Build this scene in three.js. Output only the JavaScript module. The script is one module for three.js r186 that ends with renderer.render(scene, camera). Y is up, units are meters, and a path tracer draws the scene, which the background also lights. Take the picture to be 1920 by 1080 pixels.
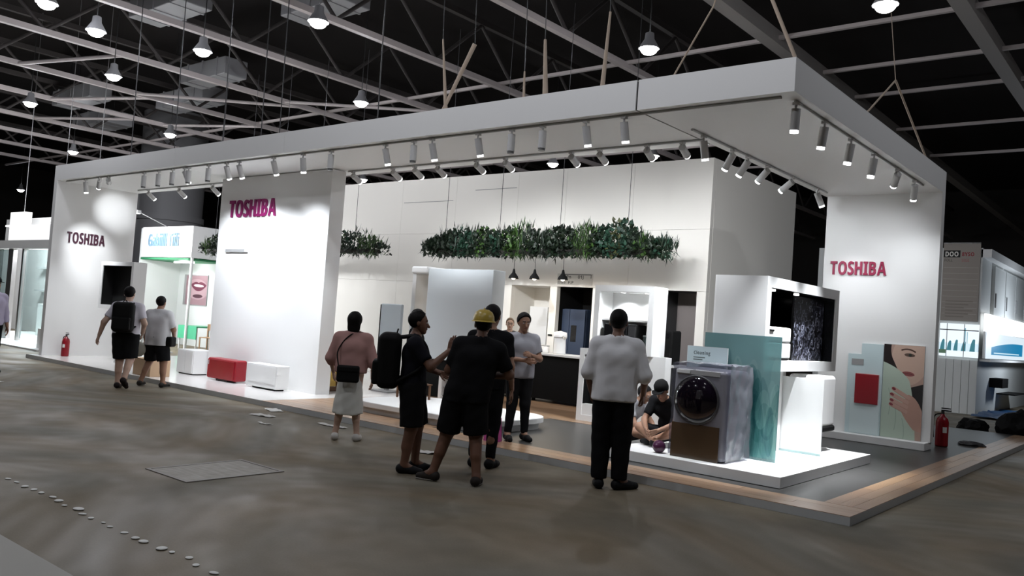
import * as THREE from 'three';
import { RoundedBoxGeometry } from 'three/addons/geometries/RoundedBoxGeometry.js';
import { mergeGeometries } from 'three/addons/utils/BufferGeometryUtils.js';
import { FontLoader } from 'three/addons/loaders/FontLoader.js';
import { TextGeometry } from 'three/addons/geometries/TextGeometry.js';
import { RectAreaLightUniformsLib } from 'three/addons/lights/RectAreaLightUniformsLib.js';
import { ImprovedNoise } from 'three/addons/math/ImprovedNoise.js';

// ------------------------------------------------------------------ camera, exposure
const scene = new THREE.Scene();
scene.background = new THREE.Color(0x000000);
const camera = new THREE.PerspectiveCamera(37.85, 1920 / 1080, 0.1, 200);
camera.position.set(2.426, 1.65, 7.982);
camera.up.set(-0.029898, 0.996783, 0.074366);
camera.lookAt(2.426 - 0.636282, 1.65 + 0.038399, 7.982 - 0.7705);
const renderer = new THREE.WebGLRenderer({ antialias: true });
renderer.toneMapping = THREE.LinearToneMapping;
renderer.toneMappingExposure = 1.0;
renderer.shadowMap.enabled = true;

const HALL_LAMP = 16;      // candela of each high bay lamp
const SPOT = 1.0;          // overall level of the booth's track spotlights

// ------------------------------------------------------------------ helpers
let seed = 7;
const rnd = () => { seed = (seed * 1664525 + 1013904223) >>> 0; return seed / 4294967296; };
const rr = (a, b) => a + (b - a) * rnd();
const noise = new ImprovedNoise();
const V = (x, y, z) => new THREE.Vector3(x, y, z);
const used = new Map();
function numbered(name) {
  const n = used.get(name) || 0; used.set(name, n + 1);
  return n ? name + '_' + String(n).padStart(3, '0') : name;
}
function shadows(o) { o.traverse((c) => { if (c.isMesh) { c.castShadow = true; c.receiveShadow = true; } }); }
function tag(o, label, category, group) { o.userData.label = label; o.userData.category = category; if (group) o.userData.group = group; return o; }
function thing(name, label, category, [x, y, z] = [0, 0, 0], turn = 0, group) {
  const o = new THREE.Group(); o.name = numbered(name); scene.add(o);
  o.position.set(x, y, z); o.rotation.y = turn;
  return tag(o, label, category, group);
}
function part(parent, name, geo, m, label) {
  const o = new THREE.Mesh(Array.isArray(geo) ? mergeGeometries(geo.map((g) => (g.index ? g.toNonIndexed() : g))) : geo, m);
  o.name = name; if (label) o.userData.label = label;
  o.castShadow = o.receiveShadow = true; parent.add(o); return o;
}
function single(name, geo, m, label, category, group, pos) {
  const o = part(scene, numbered(name), geo, m); if (pos) o.position.set(...pos);
  return tag(o, label, category, group);
}
function struct(name, geo, m) { const o = part(scene, numbered(name), geo, m); o.userData.kind = 'structure'; return o; }
const bx = (x0, x1, y0, y1, z0, z1) => new THREE.BoxGeometry(x1 - x0, y1 - y0, z1 - z0).translate((x0 + x1) / 2, (y0 + y1) / 2, (z0 + z1) / 2);
const rbx = (x0, x1, y0, y1, z0, z1, r = 0.01, s = 2) => new RoundedBoxGeometry(x1 - x0, y1 - y0, z1 - z0, s, r).translate((x0 + x1) / 2, (y0 + y1) / 2, (z0 + z1) / 2);
function bar(a, b, r, seg = 6, r2) {
  const d = V(...b).sub(V(...a)), L = d.length();
  const g = new THREE.CylinderGeometry(r2 ?? r, r, L, seg); g.translate(0, L / 2, 0);
  g.applyQuaternion(new THREE.Quaternion().setFromUnitVectors(V(0, 1, 0), d.normalize())); g.translate(...a); return g;
}
const tube = (pts, r, n = 24, s = 6) => new THREE.TubeGeometry(new THREE.CatmullRomCurve3(pts.map((p) => V(...p))), n, r, s);
const lathe = (pts, s = 24) => new THREE.LatheGeometry(pts.map((p) => new THREE.Vector2(...p)), s);

// ------------------------------------------------------------------ materials
const lin = (r, g, b) => new THREE.Color().setRGB(r, g, b);
const mat = (c, rough = 0.6, o = {}) => new THREE.MeshStandardMaterial({ color: Array.isArray(c) ? lin(...c) : new THREE.Color(c), roughness: rough, ...o });
function noiseTexture(n, fn, srgb = true) {
  const d = new Uint8Array(n * n * 4);
  for (let j = 0; j < n; j++) for (let i = 0; i < n; i++) { const c = fn(i / n, j / n); d.set([c[0], c[1], c[2], 255], (j * n + i) * 4); }
  const t = new THREE.DataTexture(d, n, n); t.magFilter = THREE.LinearFilter; t.minFilter = THREE.LinearMipmapLinearFilter; t.generateMipmaps = true;
  t.wrapS = t.wrapT = THREE.RepeatWrapping; if (srgb) t.colorSpace = THREE.SRGBColorSpace; t.needsUpdate = true; return t;
}
// periodic fbm on the unit square
function pn(u, v, f, z) {
  const a = u * Math.PI * 2, b = v * Math.PI * 2, k = f / 6.28;
  return noise.noise(Math.cos(a) * k + 9.1, Math.sin(a) * k + Math.cos(b) * k * 1.3 + z, Math.sin(b) * k + 3.7 + z);
}
function canvasTexture(w, h, draw) {
  const c = document.createElement('canvas'); c.width = w; c.height = h; draw(c.getContext('2d'), w, h);
  const t = new THREE.CanvasTexture(c); t.colorSpace = THREE.SRGBColorSpace; t.anisotropy = 4; return t;
}
const cl = (x) => Math.max(0, Math.min(255, x));
const concreteTex = noiseTexture(1024, (u, v) => {
  const n = pn(u, v, 5, 0) * 16 + pn(u, v, 14, 4) * 12 + pn(u, v, 40, 8) * 8 + (rnd() - 0.5) * 9, w = pn(u, v, 8, 20) * 7;
  return [cl(108 + n * 0.75 + w), cl(99 + n * 0.75), cl(82 + n * 0.75 - w)];
});
const concreteRough = noiseTexture(256, (u, v) => { const n = 175 + pn(u, v, 9, 2) * 60 + pn(u, v, 30, 5) * 30; return [cl(n), cl(n), cl(n)]; }, false);
const woodTex = noiseTexture(512, (u, v) => {
  const g = pn(u, v * 0.999, 3, 1) * 10, s = Math.sin((v * 46 + pn(u, v, 4, 6) * 5) * Math.PI * 2) * 6 + noise.noise(u * 6, v * 220, 1) * 10 + (rnd() - 0.5) * 5;
  return [cl(176 + g + s), cl(146 + g + s), cl(118 + g + s * 0.8)];
});
const M = {
  white: mat([0.8, 0.8, 0.79], 0.5), whiteGloss: mat([0.82, 0.82, 0.82], 0.18), warmWhite: mat([0.76, 0.735, 0.68], 0.6), offWhite: mat([0.72, 0.72, 0.71], 0.6),
  wallGrey: mat([0.62, 0.64, 0.63], 0.6), black: new THREE.MeshPhysicalMaterial({ color: lin(0.005, 0.005, 0.005), roughness: 0.7, specularIntensity: 0.3 }), blackGloss: mat([0.008, 0.008, 0.009], 0.12), charcoal: mat([0.03, 0.03, 0.032], 0.5),
  grey: mat([0.28, 0.28, 0.28], 0.6), greyLight: mat([0.5, 0.51, 0.51], 0.45), mat_grey: mat([0.05, 0.049, 0.047], 0.36), steel: mat([0.5, 0.5, 0.5], 0.3, { metalness: 0.9 }),
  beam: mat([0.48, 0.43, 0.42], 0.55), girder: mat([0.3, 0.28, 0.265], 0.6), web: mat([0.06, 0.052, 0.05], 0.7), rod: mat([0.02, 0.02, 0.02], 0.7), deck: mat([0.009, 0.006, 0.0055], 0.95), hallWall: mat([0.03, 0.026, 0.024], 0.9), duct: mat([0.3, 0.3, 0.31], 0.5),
  red: mat([0.25, 0.005, 0.013], 0.3), crimson: mat([0.28, 0.006, 0.05], 0.4), magenta: mat([0.22, 0.01, 0.1], 0.4), maroon: mat([0.05, 0.01, 0.025], 0.4),
  brown: mat([0.12, 0.055, 0.025], 0.5), tan: mat([0.5, 0.32, 0.18], 0.7), cardboard: mat([0.55, 0.38, 0.24], 0.85), paper: mat([0.7, 0.7, 0.67], 0.8),
  rope: mat([0.45, 0.36, 0.28], 0.8), tealGlass: new THREE.MeshPhysicalMaterial({ color: lin(0.33, 0.55, 0.56), roughness: 0.08, transmission: 0.72, thickness: 0, ior: 1.45 }),
  clear: new THREE.MeshPhysicalMaterial({ color: lin(0.82, 0.9, 0.9), roughness: 0.05, transmission: 0.9, thickness: 0 }),
  film: new THREE.MeshPhysicalMaterial({ color: lin(0.42, 0.42, 0.47), roughness: 0.2, transmission: 0.75, thickness: 0 }),
  plum: mat([0.004, 0.0025, 0.005], 0.07), green: mat([0.02, 0.2, 0.08], 0.6), greenTop: mat([0.06, 0.42, 0.22], 0.4), blue: mat([0.01, 0.06, 0.16], 0.4),
  navyGrey: mat([0.035, 0.05, 0.085], 0.35), amber: mat([0.65, 0.42, 0.1], 0.3), pink: mat([0.5, 0.08, 0.3], 0.6), beige: mat([0.6, 0.52, 0.42], 0.7),
  concrete: new THREE.MeshStandardMaterial({ map: concreteTex, roughnessMap: concreteRough, roughness: 1 }),
};
const glow = (c, k) => new THREE.MeshStandardMaterial({ color: 0x000000, emissive: c, emissiveIntensity: k, roughness: 1 });
M.lens = glow(new THREE.Color(1, 1, 0.98), 5); M.bulb = glow(new THREE.Color(1, 0.97, 0.92), 14);
M.lensOff = mat([0.12, 0.12, 0.12], 0.3);
const WOOD = [0, 1, 2].map((i) => { const t = woodTex.clone(); t.offset.set(i * 0.31, i * 0.17); t.needsUpdate = true; return new THREE.MeshStandardMaterial({ map: t, roughness: 0.32, color: lin(...[[0.82, 0.8, 0.8], [0.74, 0.7, 0.68], [0.9, 0.84, 0.76]][i]) }); });

// ------------------------------------------------------------------ the hall
const HX0 = -70, HX1 = 14, HZ0 = -46, HZ1 = 16, HY = 11;
{
  const f = new THREE.BoxGeometry(HX1 - HX0, 0.3, HZ1 - HZ0).translate((HX0 + HX1) / 2, -0.15, (HZ0 + HZ1) / 2);
  const p = f.attributes.position, uv = f.attributes.uv;
  for (let i = 0; i < p.count; i++) uv.setXY(i, p.getX(i) / 7, p.getZ(i) / 7);
  struct('floor', f, M.concrete);
  struct('ceiling', bx(HX0, HX1, HY, HY + 0.2, HZ0, HZ1), M.deck);
  struct('wall_left', bx(HX0 - 0.3, HX0, 0, HY, HZ0, HZ1), M.hallWall); struct('wall_right', bx(HX1, HX1 + 0.3, 0, HY, HZ0, HZ1), M.hallWall);
  struct('wall_back', bx(HX0, HX1, 0, HY, HZ0 - 0.3, HZ0), M.hallWall); struct('wall_front', bx(HX0, HX1, 0, HY, HZ1, HZ1 + 0.3), M.hallWall);
}
// roof trusses running away from the front, purlins across them
const trussX = [-43.5, -39.55, -35.9, -32.2, -28.05, -24.25, -20.3, -16.45, -12.8, -8.7, -4.98, -1.2];
trussX.forEach((x) => {
  const big = x > -6, w = big ? 0.15 : 0.075;
  const t = thing('roof_truss', big ? 'thick pale steel roof girder crossing the dark ceiling above the canopy' : 'thin pale steel roof truss with diagonal webs under the dark ceiling', 'truss', [x, 8, 0], 0, big ? 'thick roof girders' : 'thin roof trusses');
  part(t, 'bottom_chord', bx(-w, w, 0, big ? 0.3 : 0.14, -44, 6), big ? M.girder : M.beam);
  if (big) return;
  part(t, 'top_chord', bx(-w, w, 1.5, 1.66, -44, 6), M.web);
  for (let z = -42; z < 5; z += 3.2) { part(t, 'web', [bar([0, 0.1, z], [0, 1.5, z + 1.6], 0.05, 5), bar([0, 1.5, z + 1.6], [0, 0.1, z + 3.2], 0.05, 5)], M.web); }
});
for (const z of [-9.26, -12, -14.4, -18.3, -22.3]) tag(part(scene, numbered('roof_purlin'), bx(-48, 8, 8.1, 8.18, z - 0.045, z + 0.045), M.beam), 'slender pale roof purlin crossing the trusses overhead', 'purlin', 'roof purlins');
// bracing between the trusses at the far left
for (const [x0, z0, x1, z1] of [[-28.05, -3.6, -24.25, -5.2], [-32.2, -4.6, -28.05, -6.6], [-24.25, -4.6, -20.3, -8.2], [-28.05, -7.6, -24.25, -9.4], [-24.25, -1.2, -20.3, -2.4], [-20.3, -7.5, -16.45, -10.5]])
  single('roof_brace', bar([x0, 8.05, z0], [x1, 8.05, z1], 0.055, 6), M.beam, 'slanting pale brace between two thin roof trusses', 'brace', 'roof braces');
for (const [x, y, z, l, d] of [[-26, 8.5, -7.5, 3.2, 0.9], [-30.2, 8.6, -5.5, 3.2, 0.8], [-22.3, 8.6, -6.2, 2.6, 0.8], [-34, 8.6, -8, 3, 1.2], [-14.6, 8.9, -4.6, 2.4, 0.9], [-18.4, 8.9, -2.6, 2.6, 0.9]]) {
  const t = thing('air_duct', 'boxy grey air duct slung between the roof trusses', 'duct', [x, y, z], 0, 'roof air ducts');
  part(t, 'duct_body', rbx(-l / 2, l / 2, 0, 0.55, -d / 2, d / 2, 0.03), M.duct);
  for (const s of [-0.33, 0, 0.33]) part(t, 'flange', bx(s * l - 0.03, s * l + 0.03, -0.02, 0.57, -d / 2 - 0.02, d / 2 + 0.02), M.duct);
  for (const k of [-1, 1]) part(t, 'hanger', bar([k * l / 3, 0.5, 0], [k * l / 3, HY - y, 0], 0.015), M.rod);
}
// high bay lamps
const bayGeo = lathe([[0.05, 0.34], [0.09, 0.32], [0.1, 0.2], [0.19, 0.05], [0.22, 0], [0.205, 0], [0.17, 0.06], [0.08, 0.19]], 20);
function highBay(x, y, z, k = 1) {
  const t = thing('high_bay_lamp', 'glowing round high bay lamp hung from the dark roof', 'lamp', [x, y, z], 0, 'high bay lamps');
  part(t, 'reflector', bayGeo, M.duct);
  part(t, 'hanging_rod', bar([0, 0.33, 0], [0, HY - y, 0], 0.012), M.rod);
  part(t, 'glowing_bulb', new THREE.SphereGeometry(0.17, 16, 10).scale(1, 0.62, 1).translate(0, -0.02, 0), M.bulb, 'glowing white lamp bulb');
  const l = new THREE.PointLight(0xf3f6ff, HALL_LAMP * k); l.position.set(0, -0.02, 0); l.castShadow = true; l.shadow.radius = 5; t.add(l);
}
for (const [x, z, k] of [[-15.75, 1.3], [-16.6, -0.06, 0.4], [-15.65, -2.07], [-11.5, -2.18], [-15.74, -6.9], [-6.46, -6.61], [-26.1, -2.3], [-26, -6.87], [-34.1, -6.98], [-52.4, -11.7], [-20.06, -2.07], [-1.85, -6.48, 0.3], [-11.7, -15.9], [-15.8, -15.9], [-26.3, -16], [-34, 2.5],
  [-6.4, 3.2], [-1.2, 3.2], [-6.4, 8], [-1.2, 8], [-11.5, 8, 0.6], [-20.6, 2.7], [-26, 2.7], [4.6, -3.4, 1.2], [4.6, -9, 0.6]]) highBay(x, 7.36, z, k ?? 1);

// ------------------------------------------------------------------ booth platform
const P = 0.085;   // platform top
{
  const t = thing('booth_platform', 'low raised booth platform with wood plank border and grey mat', 'platform');
  part(t, 'base_board', bx(-18.6, -0.012, 0, 0.062, -11.5, -0.012), M.greyLight);
  part(t, 'edge_trim', bx(-18.6, 0, 0, P - 0.006, -0.012, 0), M.greyLight, 'pale grey front edge trim'); part(t, 'edge_trim', bx(-0.012, 0, 0, P - 0.006, -11.5, -0.012), M.greyLight, 'pale grey side edge trim');
  let k = 0;
  const rowsF = [[-0.165, -0.002], [-0.33, -0.168], [-0.5, -0.333]];
  const plank = (x0, x1, z0, z1, along) => {
    const g = bx(x0, x1, 0.062, P - (k % 3) * 0.0006, z0, z1), p = g.attributes.position, uv = g.attributes.uv, o = (k * 0.37) % 1;
    for (let i = 0; i < p.count; i++) along === 'x' ? uv.setXY(i, p.getX(i) / 1.6 + o, p.getZ(i) / 0.9 + o) : uv.setXY(i, p.getZ(i) / 1.6 + o, p.getX(i) / 0.9 + o);
    part(t, 'plank', g, WOOD[(k * 7 + (k >> 2)) % 3]); k++;
  };
  rowsF.forEach(([z0, z1], r) => { for (let x = -0.002 - r * 0.61; x > -9.2; x -= 1.82) plank(Math.max(x - 1.817, -9.2), Math.min(x, -0.002), z0, z1, 'x'); if (r) plank(-r * 0.61, -0.002, z0, z1, 'x'); });
  [[-0.135, -0.002], [-0.27, -0.138], [-0.41, -0.273]].forEach(([x0, x1], r) => { for (let z = -0.503 - r * 0.61; z > -11; z -= 1.82) plank(x0, x1, Math.max(z - 1.817, -11.4), z, 'z'); if (r) plank(x0, x1, -0.5 - r * 0.61, -0.503, 'z'); });
  // wood inner floor behind the mat
  for (let r = 0; r < 17; r++) for (let x = -3.2 - (r % 3) * 0.6; x > -9.2; x -= 1.82) plank(Math.max(x - 1.817, -9.2), x, -3.26 - (r + 1) * 0.19 + 0.003, -3.26 - r * 0.19, 'x');
  for (let r = 0; r < 14; r++) for (let x = -5.85 - (r % 3) * 0.6; x > -9.2; x -= 1.82) plank(Math.max(x - 1.817, -9.2), x, -0.503 - (r + 1) * 0.197 + 0.003, -0.503 - r * 0.197, 'x');
  part(t, 'floor_mat', bx(-5.85, -0.413, 0.062, P - 0.004, -3.257, -0.503), M.mat_grey, 'dark grey vinyl mat'); part(t, 'floor_mat', bx(-3.2, -0.413, 0.062, P - 0.004, -11.4, -3.26), M.mat_grey, 'dark grey vinyl mat');
  const wf = mat([0.72, 0.7, 0.68], 0.16);
  for (let x = -9.203; x > -18; x -= 1.87) { part(t, 'floor_panel', bx(x - 1.867, x, 0.062, P, -6.4, -0.002), wf, 'glossy white floor panel'); }
}
// loose corner strips of the bare hall floor
const hatchTex = noiseTexture(256, (u, v) => { const n = noise.noise(u * 3, v * 22, 2) * 16 + noise.noise(u * 14, v * 9, 5) * 10 + (rnd() - 0.5) * 8; return [cl(124 + n), cl(117 + n), cl(107 + n)]; });
{
  const hatch = thing('floor_hatch', 'pale worn rectangular cover plate set in the concrete floor', 'hatch', [-4.9, 0, 3.4]);
  part(hatch, 'plate', rbx(-0.33, 0.33, 0, 0.006, -0.48, 0.48, 0.003, 1), new THREE.MeshStandardMaterial({ map: hatchTex, roughness: 0.6 })); part(hatch, 'rim', [bx(-0.37, -0.335, 0, 0.008, -0.52, 0.52), bx(0.335, 0.37, 0, 0.008, -0.52, 0.52), bx(-0.335, 0.335, 0, 0.008, -0.52, -0.485), bx(-0.335, 0.335, 0, 0.008, 0.485, 0.52)], mat([0.2, 0.18, 0.16], 0.6));
  single('floor_board', bx(-9, -2.55, 0, 0.006, 5.73, 7.4), mat([0.3, 0.29, 0.26], 0.7), 'flat pale grey board laid along the concrete by the tape scraps', 'board');
  for (let i = 0; i < 21; i++) {
    const x = -5.36 + i * 0.16 + rr(-0.03, 0.03), s = rr(0.018, 0.04);
    const g = new THREE.DodecahedronGeometry(s, 1).scale(rr(0.9, 1.5), 0.22, rr(0.6, 1)).rotateY(rr(-0.6, 0.6)).translate(0, s * 0.2, 0);
    single('tape_scrap', g, M.paper, 'small pale tape scrap in the line across the concrete', 'scrap', 'tape scraps on the floor', [x, 0, 5.07 + rr(-0.03, 0.03)]);
  }
}
// ------------------------------------------------------------------ canopy, walls
{
  const t = thing('booth_canopy', 'large white canopy ring roofing the booth with a deep fascia', 'canopy');
  const xs = [-18.36, -12.955, -12.95, -9.425, -9.42, -2.675];
  for (let i = 0; i < 6; i += 2) part(t, 'front_arm', bx(xs[i], xs[i + 1], 4.15, 4.5, -2.1, -0.18), M.white);
  part(t, 'side_arm', bx(-2.65, -0.82, 4.15, 4.5, -6.64, -0.18), M.white);
  part(t, 'joint_strip', bx(-2.675, -2.65, 4.16, 4.49, -2.09, -0.2), M.black, 'dark joint between the canopy arms');
  const w = thing('booth_side_wall', 'white end wall with maroon lettering beside the red extinguisher', 'wall');
  part(w, 'wall_panel', bx(-18.36, -18.2, P, 4.15, -2.1, -0.18), M.white);
  const p = thing('logo_panel', 'tall white free standing panel with magenta lettering and red box', 'panel');
  part(p, 'panel_board', bx(-13.3, -9.72, P, 4.135, -1.76, -1.45), M.white); for (const x of [-13.1, -11.5, -9.95]) part(p, 'ceiling_clip', bx(x - 0.03, x + 0.03, 4.135, 4.15, -1.7, -1.5), M.steel);
  const r = thing('booth_end_wall', 'white end wall with crimson lettering above the poster and red panel', 'wall');
  part(r, 'wall_panel', bx(-2.62, -0.82, 0.2, 4.15, -6.64, -6.45), M.white);
  part(r, 'wall_plinth', rbx(-3.3, -0.84, P, 0.2, -6.64, -6.2, 0.006), M.white, 'white plinth along the wall foot');
}
{
  const b = thing('back_wall', 'tall warm white back wall with lit niches behind the counter', 'wall');
  const Z = -6.45, D = 0.12;
  const panel = (x0, x1, y0, y1, m = M.warmWhite) => part(b, 'wall_panel', bx(x0 + 0.002, x1 - 0.002, y0 + 0.002, y1 - 0.002, Z - D, Z), m);
  const cols = [-18.3, -15.8, -13.27, -11.4, -9.5, -8.17, -6.5, -4.78];
  for (let i = 0; i + 1 < cols.length; i++) { panel(cols[i], cols[i + 1], 3.62, 4.98); panel(cols[i], cols[i + 1], 2.44, 3.62); if (cols[i + 1] <= -9.5) panel(cols[i], cols[i + 1], P, 2.44); }
  for (const [x0, x1] of [[-8.43, -8.24], [-7.33, -7.1], [-5.95, -5.76], [-4.97, -4.78]]) panel(x0, x1, P, 2.44);
  part(b, 'backing', bx(-18.3, -4.9, 2.5, 4.97, Z - D - 0.06, Z - D - 0.01), M.warmWhite);
  const back = (x0, x1, zb, m, mi) => { part(b, 'niche_back', bx(x0, x1, P, 2.44, zb - 0.03, zb), m); part(b, 'niche_lining', [bx(x0 - 0.02, x0, P, 2.44, zb, Z - D), bx(x1, x1 + 0.02, P, 2.44, zb, Z - D), bx(x0, x1, 2.44, 2.47, zb, Z - D)], mi || m); };
  back(-9.5, -8.43, -7.3, M.warmWhite); back(-8.24, -7.33, -7.45, M.black); back(-7.1, -5.95, -7.2, M.warmWhite); back(-5.76, -4.97, -7.2, mat([0.22, 0.19, 0.18], 0.5), M.charcoal);
  part(b, 'inner_panel', bx(-9.45, -8.95, P, 2.0, -7.28, -7.1), M.white, 'white inner panel in the doorway niche');
  part(b, 'door_handle', rbx(-8.39, -8.29, 1.38, 1.41, Z, Z + 0.03, 0.006), M.black, 'black handle');
  part(b, 'side_wall', bx(-4.9, -4.78, P, 4.98, -10.6, Z - D - 0.002), M.warmWhite);
  for (const [x0, x1, y] of [[-13.2, -11.5, 4.4], [-12.2, -9.6, 3.05], [-10.8, -9.55, 4.62]]) part(b, 'joint_bead', bx(x0, x1, y, y + 0.012, Z, Z + 0.006), M.grey);
}

// ------------------------------------------------------------------ lettering
const bold = await new FontLoader().loadAsync('fonts/droid/droid_sans_bold.typeface.json');
function wallSign(name, label, text, width, height, m, [x, y, z], turn) {
  const t = thing(name, label, 'sign', [x, y, z], turn);
  let cx = 0; const gs = [];
  for (const ch of text) {
    if (ch === ' ') { cx += 0.35; continue; }
    const g = new TextGeometry(ch, { font: bold, size: 1, depth: 0.15, curveSegments: 5, bevelEnabled: false });
    g.computeBoundingBox(); const w = g.boundingBox.max.x - g.boundingBox.min.x;
    g.translate(cx - g.boundingBox.min.x, 0, 0); cx += w + 0.14; gs.push(g);
  }
  cx -= 0.14;
  gs.forEach((g, i) => { g.scale(width / cx, height / 0.73, 0.2); g.translate(-width / 2, 0, 0); part(t, 'letter', g, Array.isArray(m) ? m[i % m.length] : m); });
}
wallSign('wall_lettering', 'magenta raised letters high on the free standing panel', 'TOSHIBA', 1.6, 0.25, M.magenta, [-12.13, 3.33, -1.45], 0);
wallSign('wall_lettering', 'crimson raised letters on the end wall above the poster', 'TOSHIBA', 0.9, 0.165, M.crimson, [-2.05, 2.81, -6.45], 0);
wallSign('wall_lettering', 'dark maroon raised letters on the far side wall', 'TOSHIBA', 0.88, 0.19, M.maroon, [-18.2, 2.74, -0.94], Math.PI / 2);
{
  const tx = canvasTexture(512, 160, (g, w, h) => {
    g.fillStyle = '#c4c2bc'; g.fillRect(0, 0, w, h); g.strokeStyle = '#3a3a38'; g.lineWidth = 9; g.beginPath(); g.moveTo(110, 12); g.lineTo(490, 12); g.lineTo(490, 62); g.stroke();
    g.fillStyle = '#4a4a46'; g.font = 'bold 62px sans-serif'; g.fillText('Pn', 130, 68); g.fillText('01J', 300, 68); g.fillStyle = '#6a6a66'; g.font = 'bold 58px sans-serif'; g.fillText('IIG5', 6, 145); g.fillStyle = '#3c3c3a'; g.fillText('F:P', 160, 145);
  });
  single('wall_notice', new THREE.BoxGeometry(0.9, 0.24, 0.006), new THREE.MeshStandardMaterial({ map: tx, roughness: 0.6 }), 'small grey printed words over the dark refrigerator niche', 'notice', null, [-7.8, 2.6, -6.446]);
}

// ------------------------------------------------------------------ track lights
const track = (a, b, label) => single('light_track', bar(a, b, 0.016, 6), M.greyLight, label, 'track');
track([-18, 4.135, -0.3], [-1.0, 4.135, -0.3], 'slim light track along the front edge of the soffit');
track([-0.93, 4.135, -0.5], [-0.93, 4.135, -5.7], 'slim light track along the outer side of the soffit');
track([-17.5, 4.135, -1.75], [-13.4, 4.135, -1.75], 'short slim light track between the far side wall and logo panel');
track([-9.65, 4.135, -1.75], [-2.6, 4.135, -1.75], 'slim light track along the inner front of the soffit');
track([-2.48, 4.135, -1.2], [-2.48, 4.135, -6.0], 'slim light track along the inner side of the soffit');
const canG = new THREE.CylinderGeometry(0.045, 0.045, 0.2, 16, 1, true).translate(0, -0.1, 0), capG = new THREE.CylinderGeometry(0.045, 0.045, 0.006, 16), lensG = new THREE.CylinderGeometry(0.04, 0.041, 0.034, 16).translate(0, -0.213, 0), rimG = new THREE.TorusGeometry(0.0455, 0.004, 6, 16).rotateX(Math.PI / 2).translate(0, -0.2, 0);
const spotMat = mat([0.55, 0.55, 0.55], 0.4);
function trackSpot(x, z, aim, cd, label, group, angle = 0.5, straight = false, color = 0xf6faff) {
  const t = thing('track_spotlight', label, 'spotlight', [x, 4.12, z], 0, group);
  part(t, 'mount', bx(-0.03, 0.03, -0.02, 0.012, -0.03, 0.03), spotMat);
  part(t, 'stem', bar([0, -0.02, 0], [0, -0.07, 0], 0.012, 8), spotMat);
  const q = new THREE.Quaternion();
  const dir = aim ? V(aim[0] - x, aim[1] - 4.0, aim[2] - z).normalize() : V(0, -1, 0);
  if (!straight) q.setFromUnitVectors(V(0, -1, 0), dir);
  const h = part(t, 'housing', canG, spotMat); h.position.set(0, -0.06, 0); h.quaternion.copy(q); h.scale.setScalar(1.08);
  part(h, 'cap', capG, spotMat); part(h, 'rim', rimG, spotMat);
  part(h, 'lens', lensG, cd ? M.lens : M.lensOff, cd ? 'glowing white lens' : undefined);
  if (cd) {
    const l = new THREE.SpotLight(color, cd * SPOT, 0, angle, 1, 2), ax = V(0, -1, 0).applyQuaternion(q);
    l.position.copy(V(0, -0.06, 0).addScaledVector(ax, 0.26)); l.target.position.copy(V(0, -0.06, 0).addScaledVector(straight ? dir : ax, 2)); l.castShadow = true; l.shadow.radius = 2; t.add(l, l.target);
  }
}
const gF = 'track spots on the front edge', gR = 'track spots on the outer side', gI = 'inner track spots facing the back wall', gS = 'inner track spots on the side arm';
const lF = 'lit cylinder spotlight on the front soffit track', lFo = 'unlit cylinder spotlight on the front soffit track';
for (const x of [-14.33, -13.74, -13.2, -12.6, -11.9, -8.31, -6.43, -4.6, -4.09]) trackSpot(x, -0.3, null, 0, lFo, gF + ' switched off');
for (const [x, ax, ay] of [[-12.75, -12.7, 1.6], [-11.3, -11.9, 1.9], [-10.9, -11.2, 1.5], [-9.86, -10.3, 1.7]]) trackSpot(x, -0.3, [ax, ay, -1.5], 19, lF, gF, 0.85, false, 0xf2f7ff);
trackSpot(-9.04, -0.3, [-9.5, 0.1, -1.2], 30, lF, gF, 0.55);
trackSpot(-16.3, -0.3, [-18.2, 2.5, -1.0], 22, lF, gF, 0.32); trackSpot(-15.9, -0.3, [-18.2, 3.55, -1.55], 18, lF, gF, 0.24); trackSpot(-17, -0.3, [-17.2, 0, -1.0], 30, lF, gF, 0.7);
for (const [x, az] of [[-7.04, -1.6], [-6.06, -1.6], [-5.19, -1.6], [-3.43, -1.5], [-2.89, -1.4]]) trackSpot(x, -0.3, [x, 0, az], 20, lF, gF, 0.5);
const lI = 'tilted spotlight on the inner front track facing the back wall';
for (const x of [-9.52, -8.46, -7.92, -7.38, -6.52, -5.92, -4.68, -4.19, -3.43, -2.9]) trackSpot(x, -1.75, [x - 0.9, x < -7 ? 2.2 : 2.6, -6.45], 17, lI, gI, 0.55);
for (const x of [-17, -15.6, -14.2]) trackSpot(x, -1.75, [x - 1.2, 1.2, -6.3], 30, lI, gI, 0.6);
const lS = 'tilted spotlight on the inner side track of the canopy';
for (const [z, t, c] of [[-1.52, [-2.4, 1.4, -2.2], 45], [-2.38, [-4.7, 1.2, -3.5], 30], [-2.86, [-4.9, 0.9, -3.5], 30], [-3.54, [-6.2, 1, -5.2], 20], [-4.48, [-7, 1, -5.6], 18], [-5.54, [-1.9, 2.0, -6.4], 5]]) trackSpot(-2.48, z, t, c, lS, gS, 0.5);
const lR = 'lit cylinder spotlight on the outer side soffit track';
for (const [z, t, c, a] of [[-0.53, [-1.2, 0.1, -0.9], 16, 0.45], [-1.39, [-1.5, 0.2, -1.6], 75, 0.42], [-2.32, [-1.5, 0.2, -2.3], 90, 0.42], [-3.24, [-1.4, 0.2, -3.1], 80, 0.42], [-4.34, [-2.1, 2.4, -6.45], 8, 0.75], [-5.24, [-1.35, 1.9, -6.45], 3.6, 0.85]]) trackSpot(-0.93, z, t, c, lR, gR, a);

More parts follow.
